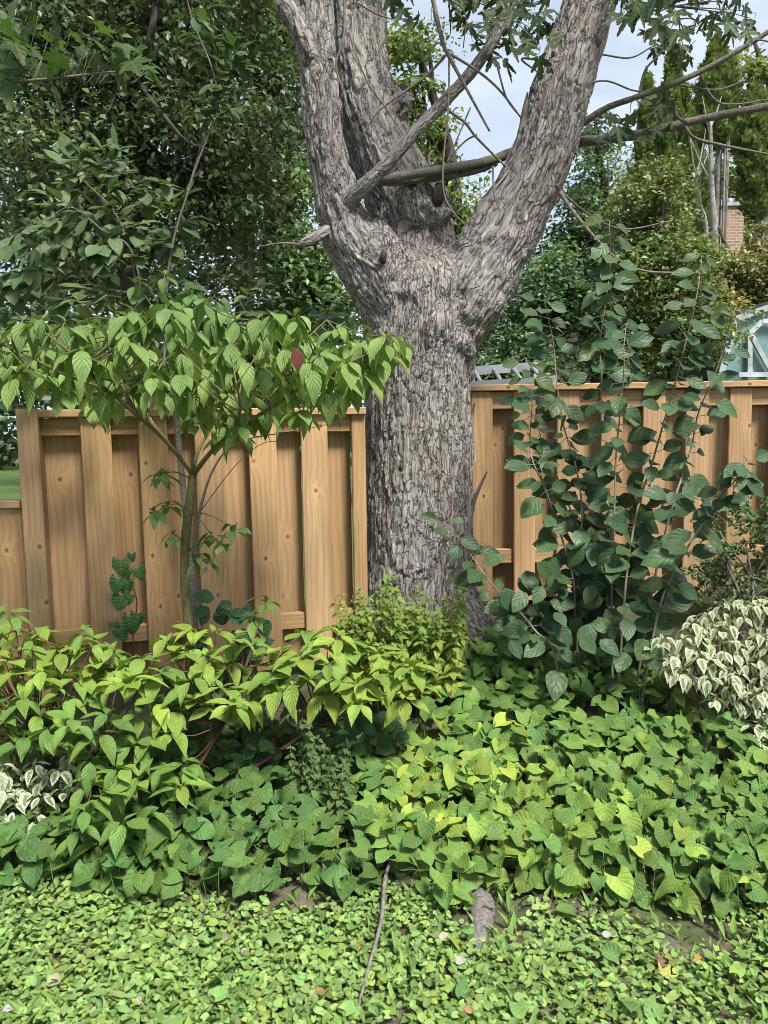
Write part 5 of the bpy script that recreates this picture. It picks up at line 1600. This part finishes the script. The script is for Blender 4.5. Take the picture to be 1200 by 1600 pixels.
understory('leafy_sapling', 'sapling with larger leaves on a forked thin stem above the left fence', [(290, 60), (330, 10), (380, 60), (400, 100), (370, 180), (330, 200), (310, 170), (330, 120)], 20, 22, 4.6, 5.2, .12, (0.085, 0.15, 0.06), 303, [[(255, 700, 4.8), (262, 430, 4.8), (300, 280, 4.8), (340, 150, 4.8), (300, 30, 4.8), (290, -20, 4.8)], [(325, 195, 4.8), (350, 130, 4.8), (370, 95, 4.8)]], 300, 0)
understory('fence_top_shrub', 'mottled green shrub leaning over the left fence beside the trunk', [(340, 430), (420, 440), (500, 460), (530, 500), (480, 560), (420, 560), (350, 520)], 34, 22, 4.3, 4.9, .105, (0.11, 0.185, 0.08), 305, [[(420, 700, 4.6), (410, 560, 4.6), (380, 480, 4.6)], [(425, 700, 4.6), (440, 560, 4.6), (490, 490, 4.6)]], 300, 0.4)

# ---- lobed-leaf branch reaching in at the top left
random.seed(311)
ob = P(-120, 150, 3.6)
oak = Plant('overhanging_branch', 'dark lobed-leaf branch reaching in from the left at the top corner', 'branch', ob, 'oak', dict(veins=5, slant=1.5, gloss=0.35, rough=0.45, trans=0.5, vein_c=0.15, bump=0.4), 'oak_leaf', M_TWIG)
oak.stem([ob, P(0, 132, 3.5), P(90, 122, 3.45), P(180, 112, 3.4), P(240, 108, 3.4)], [0.010, 0.008, 0.006, 0.004, 0.002], 'stem', 6, 24)
for (x, y, s) in [(10, 40, .13), (45, 90, .11), (80, 60, .10), (95, 100, .10), (140, 75, .11), (150, 95, .09), (175, 105, .10), (205, 110, .11), (230, 130, .08), (78, 150, .11), (8, 150, .11), (-10, 90, .13), (30, 15, .12), (60, 40, .08), (120, 115, .07), (15, 120, .09), (190, 85, .08), (215, 90, .07), (-20, 20, .13), (-5, 65, .12), (160, 120, .07), (110, 70, .07), (40, 60, .11), (130, 55, .07), (235, 115, .06), (100, 130, .06), (60, 110, .1), (20, 80, .11), (150, 60, .08), (180, 120, .09), (-10, 130, .11), (50, 20, .1), (120, 90, .09), (195, 105, .09), (75, 85, .1), (220, 120, .08)]:
    p = P(x, y - 18, random.uniform(3.3, 3.6))
    s *= 1.35
    oak.leaf(p, Vector((random.uniform(-.4, .9), random.uniform(-.6, .3), random.uniform(-.9, -.1))), Vector((random.uniform(-.5, .5), random.uniform(-.6, .4), 1)), s, cjit((0.055, 0.105, 0.025), .25))
    q = P(x - 25, 130, 3.47)
    oak.twig([q, q.lerp(p, .6), p], [0.002, 0.0015, 0.001], 4, 5)
oak.finish()

# ---- greenhouse shed
M_TEAL = flat_mat('faded_teal_panel', (0.14, 0.245, 0.235), 0.25, 0.5, 0, .45, 2.5)
M_WHITE = flat_mat('chalky_white_trim', (0.42, 0.45, 0.46), 0.6, 0.3, 0, .3, 5.0)
M_SHING = flat_mat('dark_shingle', (0.055, 0.055, 0.06), 0.9, 0.1, 0, .35, 14.0)
GY = 12.0
gp = lambda x, y: P(x, y, GY)
gl = [gp(1120, 600), gp(1147, 499), gp(1208, 478), gp(1268, 497), gp(1296, 596)]
zb = 0.0
gr = empty('garden_shed', (gl[2].x, GY, zb), 'teal gambrel shed with white frames behind the right end of the fence', 'shed')
GLc = Vector(gr.location)
def slab(name, pts, th, mat, parent=gr, loc=GLc):
    """polygon in the XZ plane extruded along +Y by th"""
    n = len(pts)
    v = [tuple(Vector(p) - loc) for p in pts] + [tuple(Vector(p) + Vector((0, th, 0)) - loc) for p in pts]
    f = [list(range(n))[::-1], list(range(n, 2 * n))] + [[k, (k + 1) % n, n + (k + 1) % n, n + k] for k in range(n)]
    return link(name, np_mesh(name, np.array(v), f, False), mat, parent)
slab('gable_wall', [Vector((gl[0].x, GY, zb)), *gl, Vector((gl[4].x, GY, zb))], 0.05, M_TEAL)
def bar(name, a, b, w, mat, y, th=0.06, parent=gr, loc=GLc):
    a, b = Vector((a.x, y, a.z)), Vector((b.x, y, b.z)); d = (b - a).normalized(); s = Vector((-d.z, 0, d.x)) * w / 2
    return slab(name, [a - s, b - s, b + s, a + s], th, mat, parent, loc)
for k in range(4):
    bar('edge_trim', gl[k], gl[k + 1], 0.09, M_WHITE, GY - .075 - .004 * k)
bar('edge_trim', Vector((gl[0].x, 0, zb)), gl[0], .08, M_WHITE, GY - .07)
bar('edge_trim', Vector((gl[4].x, 0, zb)), gl[4], .08, M_WHITE, GY - .07)
for k, (a, b) in enumerate([((1168, 590), (1168, 522)), ((1168, 522), (1187, 503)), ((1187, 503), (1230, 503)), ((1170, 525), (1200, 580)), ((1150, 586), (1260, 586)), ((1225, 505), (1248, 525)), ((1248, 525), (1248, 590)), ((1246, 527), (1216, 582))]):
    bar('window_frame', gp(*a), gp(*b), .07, M_WHITE, GY - .09 - .005 * k, .05)
for k in range(4):   # roof slopes running back
    a, b = gl[k], gl[k + 1]
    up_ = Vector((0, 0, .05))
    v = [a + up_ + Vector((0, .03, 0)), b + up_ + Vector((0, .03, 0)), b + up_ + Vector((0, 3.6, 0)), a + up_ + Vector((0, 3.6, 0))]
    v2 = [q + Vector((0, 0, .05)) for q in v]
    f = [[3, 2, 1, 0], [4, 5, 6, 7], [0, 1, 5, 4], [1, 2, 6, 5], [2, 3, 7, 6], [3, 0, 4, 7]]
    link('roof_slope', np_mesh('roof_slope', np.array([tuple(q - GLc) for q in v + v2]), f, False), M_SHING, gr)
v, f = box_vf(gl[0].x - GLc.x, gl[4].x - GLc.x, .06, 3.4, 0, gl[0].z)
link('side_walls', np_mesh('side_walls', v, f, False), M_TEAL, gr)

# ---- parked car roofline
M_CARP = flat_mat('dark_car_paint', (0.015, 0.017, 0.022), 0.2, 0.6, 0, .1)
M_GLASS = flat_mat('dark_car_glass', (0.02, 0.025, 0.03), 0.05, 0.8, 0, .05)
M_TYRE = flat_mat('tyre_rubber', (0.02, 0.02, 0.02), 0.9, 0.1)
CYY = 15.5
cz = P(1085, 566, CYY).z
cc = P(1120, 600, CYY)
car = empty('parked_car', (cc.x, CYY, cz - 1.62), 'dark parked car whose roof shows over the right fence', 'car')
def prism_car(name, prof, w, mat, y0=0.0, inset=0.0):
    n = len(prof)
    v = []
    for y, s in ((y0 - w / 2, 1 - inset), (y0 - w / 2 + .12, 1), (y0 + w / 2 - .12, 1), (y0 + w / 2, 1 - inset)):
        for (a, b) in prof: v.append((a * (s if s == 1 else 1 - inset * .6), y, b * s if b > .5 else b))
    f = [list(range(n))[::-1], list(range(3 * n, 4 * n))]
    for k in range(3):
        for j in range(n): f.append([k * n + j, k * n + (j + 1) % n, (k + 1) * n + (j + 1) % n, (k + 1) * n + j])
    return link(name, np_mesh(name, np.array(v), f, True), mat, car)
prism_car('body', [(-2.0, .35), (2.0, .35), (2.05, .7), (1.95, 1.0), (.9, 1.08), (-1.75, 1.08), (-2.05, .9)], 1.75, M_CARP, 0, .04)
prism_car('cabin', [(-1.7, 1.06), (.95, 1.06), (.35, 1.52), (.0, 1.60), (-1.0, 1.62), (-1.45, 1.50)], 1.5, M_GLASS, 0, .05)
prism_car('roof', [(.30, 1.53), (.0, 1.61), (-1.0, 1.635), (-1.42, 1.52), (-1.0, 1.59), (.0, 1.57)], 1.44, M_CARP, 0, .0)
for sx in (-1.3, 1.3):
    for sy in (-.78, .78):
        v, f = tube([Vector((sx, sy - .1, .33)), Vector((sx, sy + .1, .33))], [.33, .33], 18, 3)
        wo = link('wheel', np_mesh('wheel', v, f), M_TYRE, car)
        v, f = tube([Vector((sx, sy - .11, .33)), Vector((sx, sy + .11, .33))], [.19, .19], 12, 3)
        link('rim', np_mesh('rim', v, f), M_WHITE, wo)

# ---- aluminium ladder lying behind the fence top
M_ALU = flat_mat('weathered_aluminium', (0.36, 0.38, 0.39), 0.5, 0.5, .4, .25)
la, lb_ = P(726, 604, 5.3), P(868, 594, 5.3)
lad = empty('aluminium_ladder', (la.x, 5.3, la.z - .2), 'silver aluminium ladder resting just behind the right fence top by the trunk', 'ladder')
LO = Vector(lad.location)
ddir = (lb_ - la).normalized(); dep = Vector((0, .42, .13))
for off in (Vector((0, 0, 0)), dep):
    for s_, z_ in ((0, .0), (0, .05)):
        pass
    a, b = la + off, lb_ + off
    v, f = [], []
    for q in (a - ddir * .4, b):
        for dy, dz in ((-.014, -.032), (.014, -.032), (.014, .032), (-.014, .032)): v.append(tuple(q + Vector((0, dy, dz)) - LO))
    f = [[0, 1, 2, 3], [7, 6, 5, 4]] + [[k, 4 + k, 4 + (k + 1) % 4, (k + 1) % 4] for k in range(4)]
    link('rail', np_mesh('rail', np.array(v), f, False), M_ALU, lad)
L_ = (lb_ - la).length
k = 0
while k * .14 < L_ + .3:
    q = la + ddir * (k * .14 - .3)
    tube_obj('rung', [q, q + dep], [.014, .014], M_ALU, lad, 8, 3)
    k += 1
for k, off in enumerate((Vector((0, 0, 0)), dep)):     # trestle legs that carry it
    tube_obj('leg', [la + off + Vector((.1, 0, -.03)), Vector((la.x + .1, la.y + off.y, .25))], [.02, .02], M_ALU, lad, 8, 3)
    tube_obj('leg', [lb_ + off + Vector((-.05, 0, -.03)), Vector((lb_.x - .05, lb_.y + off.y, .25))], [.02, .02], M_ALU, lad, 8, 3)

# ---- brick house with chimney, far right
def brick_mat():
    g = G('tan_brick')
    tc = g.new('ShaderNodeTexCoord')
    b = g.new('ShaderNodeTexBrick')
    s = g.xyz(tc.outputs['Object'])
    g.put(b.inputs['Vector'], g.comb(g.math('ADD', s[0], s[1]), s[2], 0.0))
    b.inputs['Scale'].default_value = 1.0
    b.inputs['Brick Width'].default_value = .22; b.inputs['Row Height'].default_value = .085; b.inputs['Mortar Size'].default_value = .010
    b.inputs['Color1'].default_value = (0.42, 0.27, 0.18, 1); b.inputs['Color2'].default_value = (0.30, 0.18, 0.12, 1); b.inputs['Mortar'].default_value = (0.45, 0.42, 0.38, 1)
    return g.finish(g.bsdf(b.outputs['Color'], .9, .1, g.bump(b.outputs['Fac'], -.5, .01)).outputs[0])
M_BRICK = brick_mat()
HY = 23.0
ch = P(1155, 345, HY)
hz = P(1155, 372, HY).z
hs = empty('brick_house', (ch.x, HY, 0), 'tan brick house with chimney half hidden by cedars at the right edge', 'house')
HL = Vector(hs.location)
def hbox(name, x0, x1, y0, y1, z0, z1, mat, parent=hs, bev=.0):
    v, f = box_vf(x0, x1, y0, y1, z0, z1, bev)
    return link(name, np_mesh(name, v, f, False), mat, parent)
ev_z = P(1155, 470, HY).z
hbox('wall', -4.2, 5.0, .2, 7.0, 0, ev_z, M_BRICK)
v = np.array([(-4.7, -.3, ev_z - .1), (5.5, -.3, ev_z - .1), (5.5, 7.5, ev_z - .1), (-4.7, 7.5, ev_z - .1), (-2.6, 3.6, hz + .9), (3.4, 3.6, hz + .9)], float)
rf = link('roof', np_mesh('roof', v, [[3, 2, 1, 0], [0, 1, 5, 4], [1, 2, 5], [2, 3, 4, 5], [3, 0, 4]], False), M_SHING, hs)
hbox('chimney', -.36, .36, .5, 1.3, ev_z - .2, P(1155, 314, HY).z, M_BRICK, rf)
hbox('chimney_cap', -.42, .42, .44, 1.36, P(1155, 314, HY).z, P(1155, 308, HY).z, M_WHITE, rf)
v, f = tube([Vector((.1, .9, P(1155, 308, HY).z)), Vector((.1, .9, P(1155, 296, HY).z))], [.09, .09], 10, 3)
link('flue', np_mesh('flue', v, f), M_ALU, rf)
for x in (-3.4, -1.2, 1.6, 3.6):
    w = hbox('window', x - .5, x + .5, .13, .26, 1.0, 2.3, M_WHITE)
    hbox('pane', x - .42, x + .42, .11, .125, 1.08, 2.22, M_GLASS, w)

# ---- garden cottage wall with white post seen low through the shrubs
WY = 16.0
w0 = P(1018, 545, WY)
ct = empty('porch', (w0.x, WY, 0), 'low brick porch wall with white corner post glimpsed above the right fence', 'porch')
hbox('wall', -.55, .35, 0, .25, 0, P(1018, 518, WY).z, M_BRICK, ct)
hbox('post', -.08, .03, -.16, -.05, 0, P(1018, 512, WY).z, M_WHITE, ct)
hbox('beam', -.7, .5, -.18, .3, P(1018, 512, WY).z, P(1018, 503, WY).z, M_SHING, ct)
